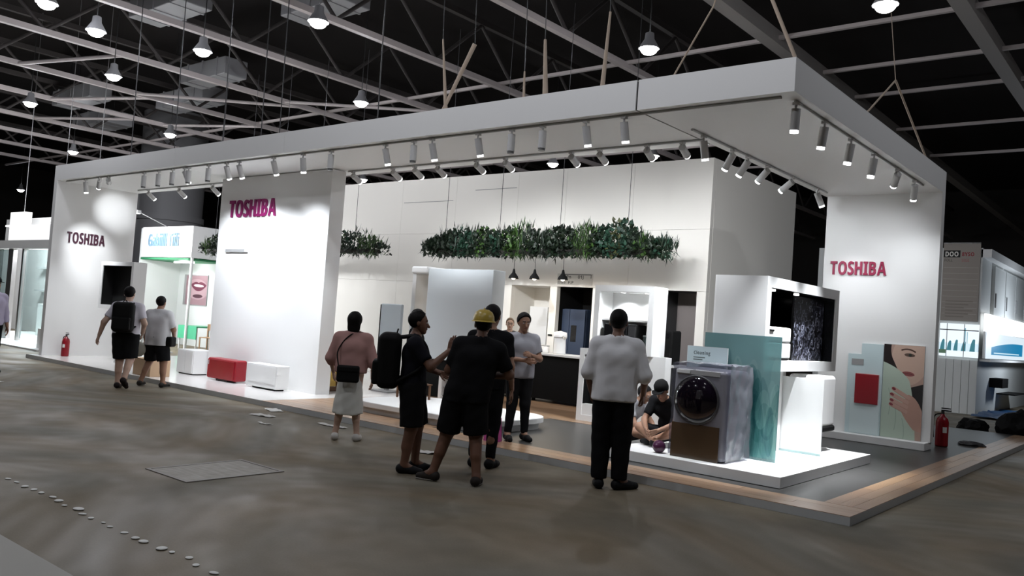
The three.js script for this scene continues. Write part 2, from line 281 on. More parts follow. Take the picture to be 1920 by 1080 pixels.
// ------------------------------------------------------------------ rigging above the canopy
const wire = (pts, label, r = 0.012, group) => single('rigging_wire', pts.length === 2 ? bar(pts[0], pts[1], r, 6) : tube(pts, r), M.rope, label, 'wire', group);
wire([[-0.84, 4.5, -0.2], [-2.35, 8.0, -0.22]], 'taut pale wire rising from the canopy front corner', 0.02);
{
  const t = thing('rigging_bridle', 'pale triangular wire bridle over the canopy side arm', 'wire');
  part(t, 'sling', bar([-0.84, 4.5, -2.56], [-0.84, 5.2, -3.68], 0.012), M.rope); part(t, 'sling', bar([-0.84, 4.5, -5.41], [-0.84, 5.2, -3.68], 0.014), M.rope); part(t, 'riser', bar([-0.84, 5.2, -3.68], [-1.2, 8, -3.9], 0.005), M.rope);
  const f = thing('rigging_bridle', 'pale wire sling rising from the canopy front arm', 'wire');
  part(f, 'sling', bar([-2.25, 4.5, -0.25], [-1.79, 5.21, -0.22], 0.01), M.rope); part(f, 'riser', bar([-1.79, 5.21, -0.22], [-1.2, 8, -0.4], 0.008), M.rope);
}
for (const [a, b, r0, r1] of [[[-6.5, 4.51, -1], [-6.76, 5.9, -1.05], 0.035, 0.012], [[-6.75, 4.51, -1], [-6.08, 5.72, -1.05], 0.025, 0.035], [[-4.62, 4.51, -1], [-4.71, 5.55, -1], 0.045, 0.02], [[-3.72, 4.51, -1], [-3.66, 5.75, -1], 0.035, 0.015], [[-5.01, 4.51, -1], [-5.04, 5.15, -1], 0.025, 0.012]]) {
  const t = thing('hoist_strap', 'slack tan hoist strap hanging over the canopy front arm', 'strap', [0, 0, 0], 0, 'hoist straps over the canopy');
  part(t, 'strap', bar(a, b, r0, 6, r1).scale(1, 1, 1), M.rope); part(t, 'cable', bar(b, [b[0] - 0.1, 8, b[2]], 0.006, 5), M.charcoal);
}
for (const [x, z, y] of [[-7.5, -0.5, 4.5], [-9.9, -0.4, 4.5], [-13.4, -0.4, 4.5], [-15.4, -0.5, 4.5], [-12.0, -0.6, 4.5], [-10.6, -0.5, 4.5]]) wire([[x, y, z], [x - 0.05, 8, z]], 'thin dark drop cable holding the canopy front arm', 0.01, 'canopy drop cables').material = M.charcoal;

// ------------------------------------------------------------------ hanging planters and pendant lamps
function leafGeometry() { const g = new THREE.BufferGeometry(); g.setAttribute('position', new THREE.Float32BufferAttribute([0, 0, 0, -0.5, 0.45, 0.1, 0, 0.55, 0, 0.5, 0.45, 0.1, 0, 1, -0.12], 3)); g.setIndex([0, 2, 1, 0, 3, 2, 1, 2, 4, 2, 3, 4]); return g; }
const leafBase = leafGeometry();
const leafMat = new THREE.MeshStandardMaterial({ vertexColors: true, roughness: 0.55, side: THREE.DoubleSide });
function foliage(x0, x1, n, prof) {
  const pos = [], col = [], idx = [], m = new THREE.Matrix4(), q = new THREE.Quaternion(), e = new THREE.Euler(), v = V(), P0 = leafBase.attributes.position, I = leafBase.index.array;
  const tones = [[0.016, 0.045, 0.01], [0.008, 0.026, 0.007], [0.035, 0.08, 0.014], [0.006, 0.016, 0.006], [0.012, 0.045, 0.025], [0.05, 0.055, 0.018]];
  for (let i = 0; i < n; i++) {
    const x = rr(x0, x1), hang = rnd() < 0.34, h = prof(x);
    const kind = Math.floor((noise.noise(x * 1.3, 0, 5) * 0.5 + 0.5) * 5.99 + rnd()) % 6, blade = noise.noise(x * 2.1, 4, 1) > 0.12;
    const L = blade ? rr(0.12, 0.24) : rr(0.06, 0.12), W = blade ? rr(0.016, 0.026) : rr(0.05, 0.09);
    const y = hang ? rr(0.0, 0.2) : 0.1 + rnd() ** 1.4 * h, tilt = hang ? rr(1.7, 2.9) : rr(0, blade ? 0.7 : 1.3);
    e.set(tilt, rr(0, 6.28), rr(-0.3, 0.3), 'YXZ'); q.setFromEuler(e); m.compose(V(x, y, (rnd() < 0.5 ? rr(0.05, 0.24) : rr(-0.23, 0.1))), q, V(W, L, W));
    const c = tones[kind], k = rr(0.6, 1.5), b = pos.length / 3;
    for (let j = 0; j < P0.count; j++) { v.fromBufferAttribute(P0, j).applyMatrix4(m); pos.push(v.x, v.y, v.z); col.push(c[0] * k, c[1] * k, c[2] * k); }
    for (const j of I) idx.push(b + j);
  }
  const g = new THREE.BufferGeometry(); g.setAttribute('position', new THREE.Float32BufferAttribute(pos, 3)); g.setAttribute('color', new THREE.Float32BufferAttribute(col, 3)); g.setIndex(idx); g.computeVertexNormals(); return g;
}
function planter(x0, x1, y, z, n, label) {
  const cx = (x0 + x1) / 2, L = (x1 - x0) / 2, t = thing('hanging_planter', label, 'planter', [cx, y, z]);
  part(t, 'trough', rbx(-L + 0.3, L - 0.25, 0.02, 0.12, -0.11, 0.11, 0.02), mat([0.012, 0.01, 0.007], 0.8), 'black planting trough');
  const f = part(t, 'foliage', foliage(-L, L, n, (x) => { const e = Math.min(1, (L - Math.abs(x)) / 0.8); return (0.12 + 0.42 * e) * (0.75 + 0.5 * noise.noise(x * 1.7 + cx, 2, 2)); }), leafMat, 'dense mixed green foliage'); f.userData.kind = 'stuff';
  for (let x = -L + 0.5; x < L; x += 1.55) part(t, 'suspension_wire', bar([x, 0.1, 0], [x, 8 - y, 0], 0.006, 5), M.charcoal);
}
planter(-10.95, -4.85, 2.98, -5.2, 9000, 'long hanging trough of green plants above the pendant lamps');
planter(-20.2, -12.4, 2.98, -5.2, 5000, 'hanging trough of green plants partly behind the logo panel');
const shadeG = lathe([[0.012, 0.2], [0.02, 0.19], [0.035, 0.12], [0.09, 0.05], [0.105, 0], [0.1, 0], [0.083, 0.048], [0.03, 0.11]], 20);
for (const x of [-8.44, -7.9, -7.2]) {
  const t = thing('pendant_lamp', 'small black bell pendant lamp hanging under the plant trough', 'lamp', [x, 2.5, -5.2], 0, 'black pendant lamps');
  part(t, 'shade', shadeG, M.black); part(t, 'cord', bar([0, 0.19, 0], [0, 0.49, 0], 0.005, 5), M.black);
  part(t, 'glowing_bulb', new THREE.SphereGeometry(0.045, 12, 8).translate(0, 0.02, 0), glow(new THREE.Color(1, 0.93, 0.8), 4), 'warm glowing bulb');
  const l = new THREE.PointLight(0xffe4c0, 1.2); l.position.set(0, 0.015, 0); l.castShadow = true; l.shadow.radius = 2; t.add(l);
}

// ------------------------------------------------------------------ counter and what stands on it
{
  const t = thing('bar_counter', 'long counter with white top and black front under the plants', 'counter', [0, P, 0]);
  part(t, 'worktop', rbx(-9.7, -4.82, 0.92, 0.965, -5.95, -5.27, 0.008), M.white, 'white worktop'); part(t, 'front_panel', bx(-9.64, -4.9, 0.06, 0.92, -5.36, -5.33), M.black, 'black front panel'); part(t, 'carcass', bx(-9.62, -4.9, 0.06, 0.92, -5.92, -5.37), M.charcoal);
  for (const x of [-9.4, -7.9, -6.4, -5.1]) part(t, 'leg', bx(x, x + 0.05, 0, 0.06, -5.44, -5.38), M.black);
  const w = P + 0.965;
  const k = thing('water_boiler', 'chrome and white countertop water boiler beside the fridge niche', 'appliance', [-7.42, w, -5.55]);
  part(k, 'body', lathe([[0, 0], [0.12, 0], [0.125, 0.02], [0.115, 0.3], [0.13, 0.32], [0.14, 0.36], [0.13, 0.43], [0, 0.46]], 24), M.whiteGloss); part(k, 'spout', bar([0.1, 0.36, 0.06], [0.2, 0.3, 0.12], 0.02, 8), M.steel); part(k, 'band', lathe([[0.127, 0.315], [0.142, 0.33], [0.127, 0.345]], 24), M.steel);
  const c = thing('storage_canister', 'short white canister on the counter beside the boiler', 'canister', [-7.78, w, -5.5]);
  part(c, 'body', lathe([[0, 0], [0.11, 0], [0.12, 0.02], [0.12, 0.13], [0, 0.135]], 24), M.white); part(c, 'lid', lathe([[0, 0.135], [0.122, 0.135], [0.122, 0.15], [0, 0.16]], 24), M.greyLight);
  const d = thing('domed_cooker', 'white domed cooker on the counter behind the grey shirted man', 'cooker', [-8.55, w, -5.55]);
  part(d, 'body', lathe([[0, 0], [0.24, 0], [0.26, 0.03], [0.26, 0.12]], 28), M.white); part(d, 'dome_lid', lathe([[0.26, 0.12], [0.25, 0.22], [0.2, 0.31], [0.1, 0.36], [0, 0.37]], 28), M.white);
  const m = thing('coffee_maker', 'black box coffee maker in front of the brownish wall niche', 'coffee maker', [-5.1, w, -5.6]);
  part(m, 'body', rbx(-0.26, 0.22, 0, 0.62, -0.2, 0.15, 0.04, 3), M.black); part(m, 'tray', rbx(-0.22, 0.18, 0.0, 0.05, 0.15, 0.24, 0.01), M.charcoal); part(m, 'panel', bx(-0.1, 0.16, 0.48, 0.56, 0.15, 0.156), M.blackGloss); part(m, 'brewing_spout', bx(-0.05, 0.05, 0.3, 0.38, 0.15, 0.2), M.steel);
}
{
  const f = thing('refrigerator', 'dark blue grey double door refrigerator inside the black niche', 'refrigerator', [-8.05, P, -7.0]);
  part(f, 'cabinet', rbx(-0.4, 0.4, 0.03, 1.9, -0.34, 0.24, 0.015), M.navyGrey);
  part(f, 'door', rbx(-0.4, -0.004, 0.05, 1.89, 0.245, 0.3, 0.012), M.navyGrey); const d = part(f, 'door', rbx(0.004, 0.4, 0.05, 1.89, 0.245, 0.3, 0.012), M.navyGrey);
  part(d, 'control_panel', bx(0.06, 0.2, 1.2, 1.55, 0.3, 0.304), M.blackGloss); part(f, 'foot', bx(-0.36, 0.36, 0, 0.03, -0.3, 0.2), M.black);
}
// ------------------------------------------------------------------ display units
function frameBox(t, name, x0, x1, y0, y1, z0, z1, w, m, inner) {   // open fronted box: four boards and a back
  part(t, name, [bx(x0, x0 + w, y0, y1, z0, z1), bx(x1 - w, x1, y0, y1, z0, z1), bx(x0 + w, x1 - w, y1 - w, y1, z0, z1), bx(x0 + w, x1 - w, y0, y0 + w, z0, z1)], m);
  part(t, 'niche_lining', [bx(x0 + w, x1 - w, y0 + w, y1 - w, z0 + 0.01, z0 + 0.03), bx(x0 + w, x0 + w + 0.006, y0 + w, y1 - w, z0 + 0.03, z1 - 0.02), bx(x1 - w - 0.006, x1 - w, y0 + w, y1 - w, z0 + 0.03, z1 - 0.02), bx(x0 + w + 0.006, x1 - w - 0.006, y1 - w - 0.006, y1 - w, z0 + 0.03, z1 - 0.02)], inner);
}
function puck(t, x, y, z, cd, m = M.lens) {   // small recessed lamp under a niche top
  part(t, 'niche_lamp', new THREE.CylinderGeometry(0.035, 0.035, 0.012, 14).translate(x, y, z), m, 'small glowing niche lamp');
  const l = new THREE.SpotLight(0xf6fbff, cd, 0, 1.1, 0.7, 2); l.position.set(x, y - 0.02, z); l.target.position.set(x, y - 1, z); l.castShadow = true; t.add(l, l.target);
}
{ // pillar by the white shirted man
  const t = thing('display_pillar', 'white display pillar with a framed niche above and a black niche below', 'display unit', [0, P, 0]);
  frameBox(t, 'niche_frame', -5.34, -4.22, 1.15, 2.25, -4.0, -3.58, 0.1, M.white, M.white);
  part(t, 'niche_shelf', bx(-5.24, -4.32, 1.68, 1.71, -3.97, -3.68), M.white); puck(t, -4.45, 2.142, -3.75, 5); puck(t, -4.9, 2.142, -3.75, 5);
  part(t, 'side_panel', bx(-4.56, -4.0, 0, 1.15, -3.85, -3.66), M.white);
  frameBox(t, 'lower_frame', -5.56, -4.56, 0, 1.19, -4.0, -3.58, 0.1, M.white, M.black); part(t, 'kick_board', bx(-5.46, -4.66, 0.1, 0.28, -3.7, -3.59), M.white);
  const m = thing('microwave_oven', 'black microwave in the framed niche of the display pillar', 'microwave', [-4.85, P + 1.25, -3.8]);
  part(m, 'body', rbx(-0.3, 0.3, 0.015, 0.38, -0.16, 0.16, 0.012), M.black); part(m, 'door', rbx(-0.29, 0.14, 0.03, 0.37, 0.16, 0.19, 0.008), M.blackGloss); part(m, 'keypad', bx(0.16, 0.29, 0.05, 0.36, 0.16, 0.175), M.charcoal); for (const s of [-0.25, 0.25]) part(m, 'foot', bx(s - 0.02, s + 0.02, 0, 0.016, -0.1, 0.1), M.black);
  const c = thing('glass_blender', 'small clear and grey jar on the framed niche floor', 'jar', [-4.43, P + 1.25, -3.8]);
  part(c, 'jar', lathe([[0.05, 0], [0.06, 0.01], [0.07, 0.2], [0.065, 0.2], [0.055, 0.015], [0, 0.012]], 20), M.clear); part(c, 'lid', lathe([[0, 0.2], [0.072, 0.2], [0.07, 0.225], [0, 0.23]], 20), M.greyLight);
}
{ // box behind the talking men
  const t = thing('display_cabinet', 'large pale blue white display cabinet with a narrow side niche', 'display unit', [0, P, 0]);
  part(t, 'cabinet_face', rbx(-9.27, -7.6, 0.72, 2.46, -3.95, -3.6, 0.01), mat([0.68, 0.73, 0.76], 0.45)); part(t, 'plinth', bx(-9.2, -7.7, 0, 0.72, -3.9, -3.65), M.black, 'black recessed base');
  part(t, 'niche_frame', [rbx(-9.72, -9.27, 2.36, 2.5, -4.3, -3.56, 0.04, 3), bx(-9.72, -9.62, 0, 2.36, -4.3, -3.62), bx(-9.62, -9.27, 0, 2.36, -4.3, -4.24)], M.white); part(t, 'niche_floor', bx(-9.62, -9.27, 0.9, 0.94, -4.24, -3.62), M.white);
  const s = thing('standing_screen', 'pale upright screen with a dark edge beside the display cabinet', 'screen', [-9.9, P, -3.3]);
  part(s, 'panel', rbx(-0.3, 0.3, 0.4, 1.72, -0.03, 0.03, 0.02, 2), mat([0.62, 0.7, 0.76], 0.3)); part(s, 'edge', rbx(-0.325, -0.3, 0.4, 1.7, -0.035, 0.03, 0.01), M.black); part(s, 'stand', [bx(-0.04, 0.04, 0.03, 0.4, -0.03, 0.03), rbx(-0.25, 0.25, 0, 0.03, -0.2, 0.2, 0.01)], M.grey);
}
{ // plinth with the washing machine
  const t = thing('display_plinth', 'low bright white plinth carrying the washing machine', 'plinth');
  part(t, 'plinth_board', rbx(-3.1, -0.95, P, 0.205, -3.85, -0.74, 0.006), M.white);
  const T = 0.205;
  const u = thing('niche_display_box', 'white framed display box with a dark niche above the washing machine', 'display unit', [-2.3, 1.25, -1.72], Math.PI / 2);
  frameBox(u, 'niche_frame', 0, 2.58, 0, 1.15, 0.02, 0.68, 0.13, M.offWhite, M.blackGloss); part(u, 'back_board', bx(0, 2.58, 0, 1.15, 0, 0.02), M.white); puck(u, 0.6, 1.008, 0.5, 2); puck(u, 1.4, 1.008, 0.5, 2);
  part(u, 'support_leg', bx(0.3, 1.1, T - 1.25, 0, 0.05, 0.5), M.white, 'white support leg');
  const as = thing('acrylic_sheet', 'pale frosted upright sheet right of the teal sheet', 'panel', [-1.58, T, -2.85]); part(as, 'sheet', bx(-0.3, 0.31, 0, 0.97, -0.01, 0.01), M.white); part(as, 'foot_strip', bx(-0.3, 0.31, 0, 0.03, 0.012, 0.03), M.clear);
  const sc = thing('pattern_panel', 'dark panel with a mottled silver pattern inside the display box', 'panel', [-1.78, 1.382, -3.58], Math.PI / 2);
  const tx = canvasTexture(256, 256, (g, w, h) => {
    g.fillStyle = '#070812'; g.fillRect(0, 0, w, h); let s = 5; const r = () => { s = (s * 1103515245 + 12345) & 0x7fffffff; return s / 0x7fffffff; };
    for (let i = 0; i < 560; i++) { const y = 10 + r() * (h - 10), x = r() * w, k = 90 + r() * 120; if (r() > y / h + 0.35 && y < 80) continue; g.strokeStyle = `rgba(${k},${k + 4},${k + 22},0.8)`; g.lineWidth = 1 + r() * 4; g.beginPath(); if (r() < 0.5) { g.moveTo(x, y); g.lineTo(x + (r() - 0.5) * 14, y + r() * 26); } else g.arc(x, y, 2 + r() * 9, r() * 6, r() * 6 + 2.5); g.stroke(); }
  });
  part(sc, 'board', bx(-0.56, 0.56, 0, 0.86, -0.03, 0), M.black); part(sc, 'print', new THREE.PlaneGeometry(1.12, 0.86).translate(0, 0.43, 0.0015), new THREE.MeshStandardMaterial({ map: tx, roughness: 0.4 }), 'mottled silver print');
  const r = thing('countertop_oven', 'white rounded countertop oven in the dark niche', 'oven', [-1.9, 1.382, -2.35], Math.PI / 2);
  part(r, 'base', rbx(-0.4, 0.4, 0, 0.03, -0.18, 0.18, 0.01), M.black); part(r, 'body', rbx(-0.42, 0.42, 0.03, 0.22, -0.2, 0.2, 0.02, 3), M.white); part(r, 'lid', rbx(-0.42, 0.42, 0.224, 0.42, -0.2, 0.2, 0.03, 3), M.white); part(r, 'handle', rbx(-0.36, -0.18, 0.36, 0.385, 0.2, 0.215, 0.006), M.black);
  // washing machine
  const w = thing('washing_machine', 'silver washing machine wrapped in plastic with a large dark round door', 'washing machine', [-2.05, T, -0.92]);
  const body = part(w, 'body', rbx(-0.31, 0.36, 0.01, 1.04, -0.6, 0, 0.05, 4), mat([0.17, 0.17, 0.195], 0.35));
  part(w, 'lower_front', rbx(-0.3, 0.3, 0.0, 0.4, 0.002, 0.012, 0.004), mat([0.06, 0.037, 0.02], 0.2), 'glossy brown lower front');
  const d = part(w, 'door', lathe([[0, 0.1], [0.1, 0.096], [0.2, 0.07], [0.265, 0.02], [0.275, -0.01], [0.25, -0.02]], 40).rotateX(Math.PI / 2).translate(-0.005, 0.68, 0.012), M.plum, 'dark glossy bulging door');
  part(d, 'door_ring', new THREE.TorusGeometry(0.272, 0.016, 10, 48).translate(-0.005, 0.68, 0.012), M.charcoal); part(w, 'control_strip', rbx(-0.27, 0.27, 0.965, 1.02, 0.0, 0.008, 0.003), M.grey); part(w, 'detergent_drawer', rbx(-0.27, -0.1, 0.975, 1.015, 0.008, 0.016, 0.003), M.greyLight);
  const wrapG = new THREE.BoxGeometry(0.72, 1.08, 0.66, 24, 34, 20), wp = wrapG.attributes.position;
  for (let i = 0; i < wp.count; i++) { const x = wp.getX(i), y = wp.getY(i), z = wp.getZ(i), n = noise.noise(x * 7, y * 6, z * 7) * 0.022 + noise.noise(x * 16 + 3, y * 11, z * 16) * 0.011; wp.setXYZ(i, x + n * Math.sign(x) * 0.8, y + (y > 0 ? n : 0), z + n * Math.sign(z) * 0.7); }
  const keep = []; { const ix = wrapG.index.array; for (let i = 0; i < ix.length; i += 3) { const c = [ix[i], ix[i + 1], ix[i + 2]]; if (!c.every((k) => wp.getZ(k) > 0.29) && !c.every((k) => wp.getY(k) < -0.52)) keep.push(...c); } }
  wrapG.setIndex(keep); wrapG.computeVertexNormals(); wrapG.translate(0.03, 0.56, -0.3);
  M.film.side = THREE.DoubleSide; part(w, 'plastic_wrap', wrapG, M.film, 'wrinkled clear plastic wrap');
  // teal sheet, label board
  const tg = thing('teal_acrylic_sheet', 'tall teal translucent acrylic sheet standing behind the washing machine', 'panel', [-1.88, T, -1.68]);
  const ttx = canvasTexture(256, 384, (g, wd, h) => { g.fillStyle = '#86a9aa'; g.fillRect(0, 0, wd, h); let s = 9; const q = () => { s = (s * 1103515245 + 12345) & 0x7fffffff; return s / 0x7fffffff; }; for (let i = 0; i < 90; i++) { const x = q() * wd, y = h * (0.35 + q() * 0.6), a = 0.1 + q() * 0.16; g.fillStyle = q() < 0.6 ? `rgba(10,70,75,${a})` : `rgba(190,225,215,${a})`; g.beginPath(); g.ellipse(x, y, 8 + q() * 18, 30 + q() * 80, (q() - 0.5) * 0.5, 0, 7); g.fill(); } });
  part(tg, 'sheet', bx(-0.49, 0.49, 0, 1.47, -0.008, 0.008), new THREE.MeshPhysicalMaterial({ map: ttx, roughness: 0.1, transmission: 0.55, thickness: 0 })); part(tg, 'foot_strip', bx(-0.49, 0.49, 0, 0.03, 0.01, 0.03), M.clear);
  const lb = thing('info_board', 'small pale info board on a stand behind the washing machine', 'board', [-2.28, T, -1.58]);
  const ltx = canvasTexture(256, 128, (g, wd, h) => { g.fillStyle = '#a9b8bc'; g.fillRect(0, 0, wd, h); g.fillStyle = '#2c3434'; g.font = 'bold 26px sans-serif'; g.fillText('Cleaning', 40, 44); g.fillStyle = '#56605f'; g.fillRect(40, 58, 76, 6); g.fillRect(40, 70, 60, 6); });
  part(lb, 'board', bx(-0.27, 0.27, 1.0, 1.29, -0.008, 0.008), M.greyLight); part(lb, 'print', new THREE.PlaneGeometry(0.53, 0.28).translate(0, 1.145, 0.0095), new THREE.MeshStandardMaterial({ map: ltx, roughness: 0.5 })); part(lb, 'post', [bx(-0.15, -0.12, 0, 1.0, -0.008, 0.008), bx(0.12, 0.15, 0, 1.0, -0.008, 0.008)], M.greyLight);
  const wc = thing('white_dishwasher', 'white rounded appliance with a black base behind the support panel', 'appliance', [-1.62, T, -3.5]);
  part(wc, 'body', rbx(-0.25, 0.22, 0.32, 1.0, -0.2, 0.3, 0.05, 4), M.white); part(wc, 'base', rbx(-0.22, 0.235, 0.26, 0.34, -0.2, 0.29, 0.03, 3), M.black); part(wc, 'stand', bx(-0.25, 0.05, 0, 0.27, -0.15, 0.2), M.white);
  single('glossy_ball', new THREE.SphereGeometry(0.08, 24, 16).scale(1, 0.95, 1), mat([0.07, 0.02, 0.055], 0.12), 'glossy purple ball on the plinth edge beside the washing machine', 'ball', null, [-2.52, T + 0.075, -0.95]);
}
{ // right end wall graphics
  const Z = -6.45;
  const g1 = thing('wall_graphic_panel', 'pale cyan stepped wall panel holding the red square', 'panel', [0, 0, Z]);
  part(g1, 'panel', [bx(-2.12, -1.91, 0.2, 1.5, 0, 0.03), bx(-1.91, -1.57, 0.2, 1.68, 0, 0.03)], mat([0.55, 0.67, 0.69], 0.3)); part(g1, 'plaque', bx(-2.06, -1.87, 1.32, 1.42, 0.03, 0.036), M.grey, 'small grey plaque');
  part(g1, 'door_leaf', rbx(-2.05, -1.585, 0.21, 0.78, 0.03, 0.04, 0.004), mat([0.6, 0.7, 0.71], 0.3));
  const rp = thing('red_display', 'square red raised display board on the cyan wall graphic', 'display board', [-1.8, 0.7, Z + 0.03]);
  part(rp, 'face', rbx(-0.18, 0.18, 0, 0.48, 0.012, 0.04, 0.006), M.red); part(rp, 'frame', bx(-0.185, 0.185, -0.005, 0.485, 0.0, 0.012), mat([0.6, 0.2, 0.2], 0.4));
  const px = canvasTexture(384, 896, (g, w, h) => {
    g.fillStyle = '#b09486'; g.fillRect(0, 0, w, h);
    g.fillStyle = '#c4a796'; g.beginPath(); g.ellipse(250, 130, 175, 250, 0.08, 0, 7); g.fill();
    g.fillStyle = '#1a100e'; g.beginPath(); g.moveTo(0, 0); g.lineTo(70, 0); g.quadraticCurveTo(60, 90, 95, 150); g.lineTo(140, 240); g.lineTo(0, 190); g.fill();
    g.strokeStyle = '#4a332a'; g.lineWidth = 14; g.beginPath(); g.moveTo(165, 50); g.quadraticCurveTo(230, 18, 300, 62); g.stroke();
    g.fillStyle = '#5d4a40'; g.beginPath(); g.ellipse(245, 92, 50, 17, 0.06, 0, 7); g.fill(); g.fillStyle = '#2c332c'; g.beginPath(); g.arc(250, 92, 15, 0, 7); g.fill();
    g.fillStyle = '#8a4a4a'; g.beginPath(); g.ellipse(240, 272, 58, 22, 0.1, 0, 7); g.fill(); g.strokeStyle = '#5c2c2e'; g.lineWidth = 5; g.beginPath(); g.moveTo(182, 270); g.quadraticCurveTo(240, 262, 298, 284); g.stroke();
    g.fillStyle = '#120c0c'; g.beginPath(); g.moveTo(384, 360); g.lineTo(270, 400); g.lineTo(300, 560); g.lineTo(384, 680); g.fill();
    g.fillStyle = '#b4c4b4'; g.beginPath(); g.moveTo(0, 170); g.quadraticCurveTo(180, 230, 255, 340); g.quadraticCurveTo(310, 520, 330, 896); g.lineTo(0, 896); g.fill();
    g.strokeStyle = '#94a596'; g.lineWidth = 5; for (const [x, y] of [[60, 420], [120, 560], [200, 700]]) { g.beginPath(); g.moveTo(x, y); g.quadraticCurveTo(x + 40, y + 120, x + 10, y + 260); g.stroke(); }
    g.fillStyle = '#b58f80'; g.beginPath(); g.moveTo(384, 620); g.quadraticCurveTo(330, 480, 250, 470); g.lineTo(170, 600); g.quadraticCurveTo(230, 720, 310, 800); g.lineTo(384, 820); g.fill();
    g.lineCap = 'round'; [[110, 425, 250, 500], [95, 480, 240, 545], [95, 535, 235, 590], [90, 575, 230, 635]].forEach(([a, b, c, d]) => { g.strokeStyle = '#bd988a'; g.lineWidth = 40; g.beginPath(); g.moveTo(a, b); g.lineTo(c, d); g.stroke(); g.strokeStyle = '#9c7468'; g.lineWidth = 3; g.beginPath(); g.moveTo(a, b + 20); g.lineTo(c, d + 20); g.stroke(); g.fillStyle = '#7d3038'; g.beginPath(); g.ellipse(a + 2, b, 20, 12, 0.4, 0, 7); g.fill(); });
  });
  const ps = thing('portrait_poster', 'poster of a cropped face and a hand on a pale garment', 'poster', [-1.27, 0.2, Z + 0.002]);
  part(ps, 'board', bx(-0.295, 0.32, 0, 1.5, 0, 0.02), M.greyLight); part(ps, 'print', new THREE.PlaneGeometry(0.61, 1.49).translate(0.0125, 0.75, 0.0215), new THREE.MeshStandardMaterial({ map: px, roughness: 0.35 }), 'printed close-up portrait');
}
// ------------------------------------------------------------------ around the logo panel
{
  const v = thing('wall_vent', 'small grey slotted vent on the logo panel', 'vent', [-12.56, 2.62, -1.45]);
  part(v, 'frame', rbx(-0.4, 0.4, 0, 0.08, 0, 0.03, 0.008), M.greyLight); for (let i = 0; i < 3; i++) part(v, 'slat', bx(-0.37, 0.3, 0.014 + i * 0.02, 0.022 + i * 0.02, 0.03, 0.034), M.grey);
  const r = thing('red_appliance', 'glossy red box appliance standing before the logo panel', 'appliance', [-12.15, P, -1.18]);
  part(r, 'body', rbx(-0.5, 0.46, 0.03, 0.43, -0.15, 0.12, 0.035, 4), M.red); part(r, 'front_face', rbx(-0.47, 0.44, 0.05, 0.4, 0.12, 0.135, 0.008), M.red); part(r, 'base', rbx(-0.2, 0.2, 0, 0.035, -0.1, 0.1, 0.01), M.charcoal); part(r, 'badge', bx(-0.44, -0.42, 0.3, 0.38, 0.135, 0.138), M.greyLight);
  const w = thing('white_appliance', 'white box appliance with dark foot beside the red one', 'appliance', [-10.77, P, -1.15]);
  part(w, 'body', rbx(-0.49, 0.46, 0.03, 0.45, -0.15, 0.12, 0.015, 3), M.offWhite); part(w, 'front_face', bx(-0.46, 0.43, 0.12, 0.42, 0.12, 0.128), M.offWhite); part(w, 'foot', rbx(-0.3, 0.4, 0, 0.03, -0.1, 0.1, 0.01), M.black);
  const c = thing('white_cabinet', 'low white cabinet just outside the logo panel near the walking men', 'cabinet', [-13.55, P, -1.35]);
  part(c, 'body', rbx(-0.4, 0.22, 0.02, 0.5, -0.3, 0.2, 0.01), M.offWhite); part(c, 'door', bx(-0.38, -0.08, 0.04, 0.48, 0.2, 0.215), M.offWhite); part(c, 'door', bx(-0.07, 0.2, 0.04, 0.48, 0.2, 0.215), M.offWhite); part(c, 'foot', bx(-0.38, 0.2, 0, 0.02, -0.28, 0.16), M.charcoal);
  const l = thing('wooden_lantern', 'brown wooden lantern with amber panes behind the logo panel edge', 'lantern', [-10.32, P, -2.15]);
  part(l, 'base', rbx(-0.17, 0.17, 0, 0.08, -0.17, 0.17, 0.008), M.brown); part(l, 'roof', lathe([[0, 0.52], [0.04, 0.5], [0.06, 0.46], [0.2, 0.41], [0.2, 0.39], [0, 0.39]], 4).rotateY(Math.PI / 4), M.brown);
  for (const [x, z] of [[-1, -1], [1, -1], [-1, 1], [1, 1]]) part(l, 'corner_post', bx(x * 0.145 - 0.02, x * 0.145 + 0.02, 0.08, 0.39, z * 0.145 - 0.02, z * 0.145 + 0.02), M.brown);
  for (const a of [0, 1, 2, 3]) part(l, 'pane', bx(-0.125, 0.125, 0.09, 0.38, 0.13, 0.136).rotateY(a * Math.PI / 2), M.amber, 'amber pane');
  const u = thing('niche_display_box', 'white framed display box with a black niche near the far side wall', 'display unit', [0, P, 0]);
  frameBox(u, 'niche_frame', -17.3, -15.75, 1.18, 2.26, -1.25, -0.95, 0.09, M.white, M.black);
  const sh = new THREE.Shape(); sh.moveTo(-16.4, 0); sh.lineTo(-15.75, 0); sh.quadraticCurveTo(-15.95, 0.6, -15.76, 1.18); sh.lineTo(-16.2, 1.18); sh.quadraticCurveTo(-16.15, 0.4, -16.4, 0);
  part(u, 'curved_leg', new THREE.ExtrudeGeometry(sh, { depth: 0.26, bevelEnabled: false, curveSegments: 10 }).translate(0, 0, -1.24), M.white, 'curved white leg');
  const cb = thing('cardboard_box', 'plain beige cardboard box between the walking men', 'box', [-13.4, P, -0.32]);
  part(cb, 'carton', rbx(-0.34, 0.34, 0, 0.32, -0.2, 0.2, 0.006), M.cardboard); part(cb, 'flap', bx(-0.335, -0.003, 0.32, 0.326, -0.2, 0.2), M.cardboard); part(cb, 'flap', bx(0.003, 0.335, 0.32, 0.326, -0.2, 0.2), M.cardboard);
}
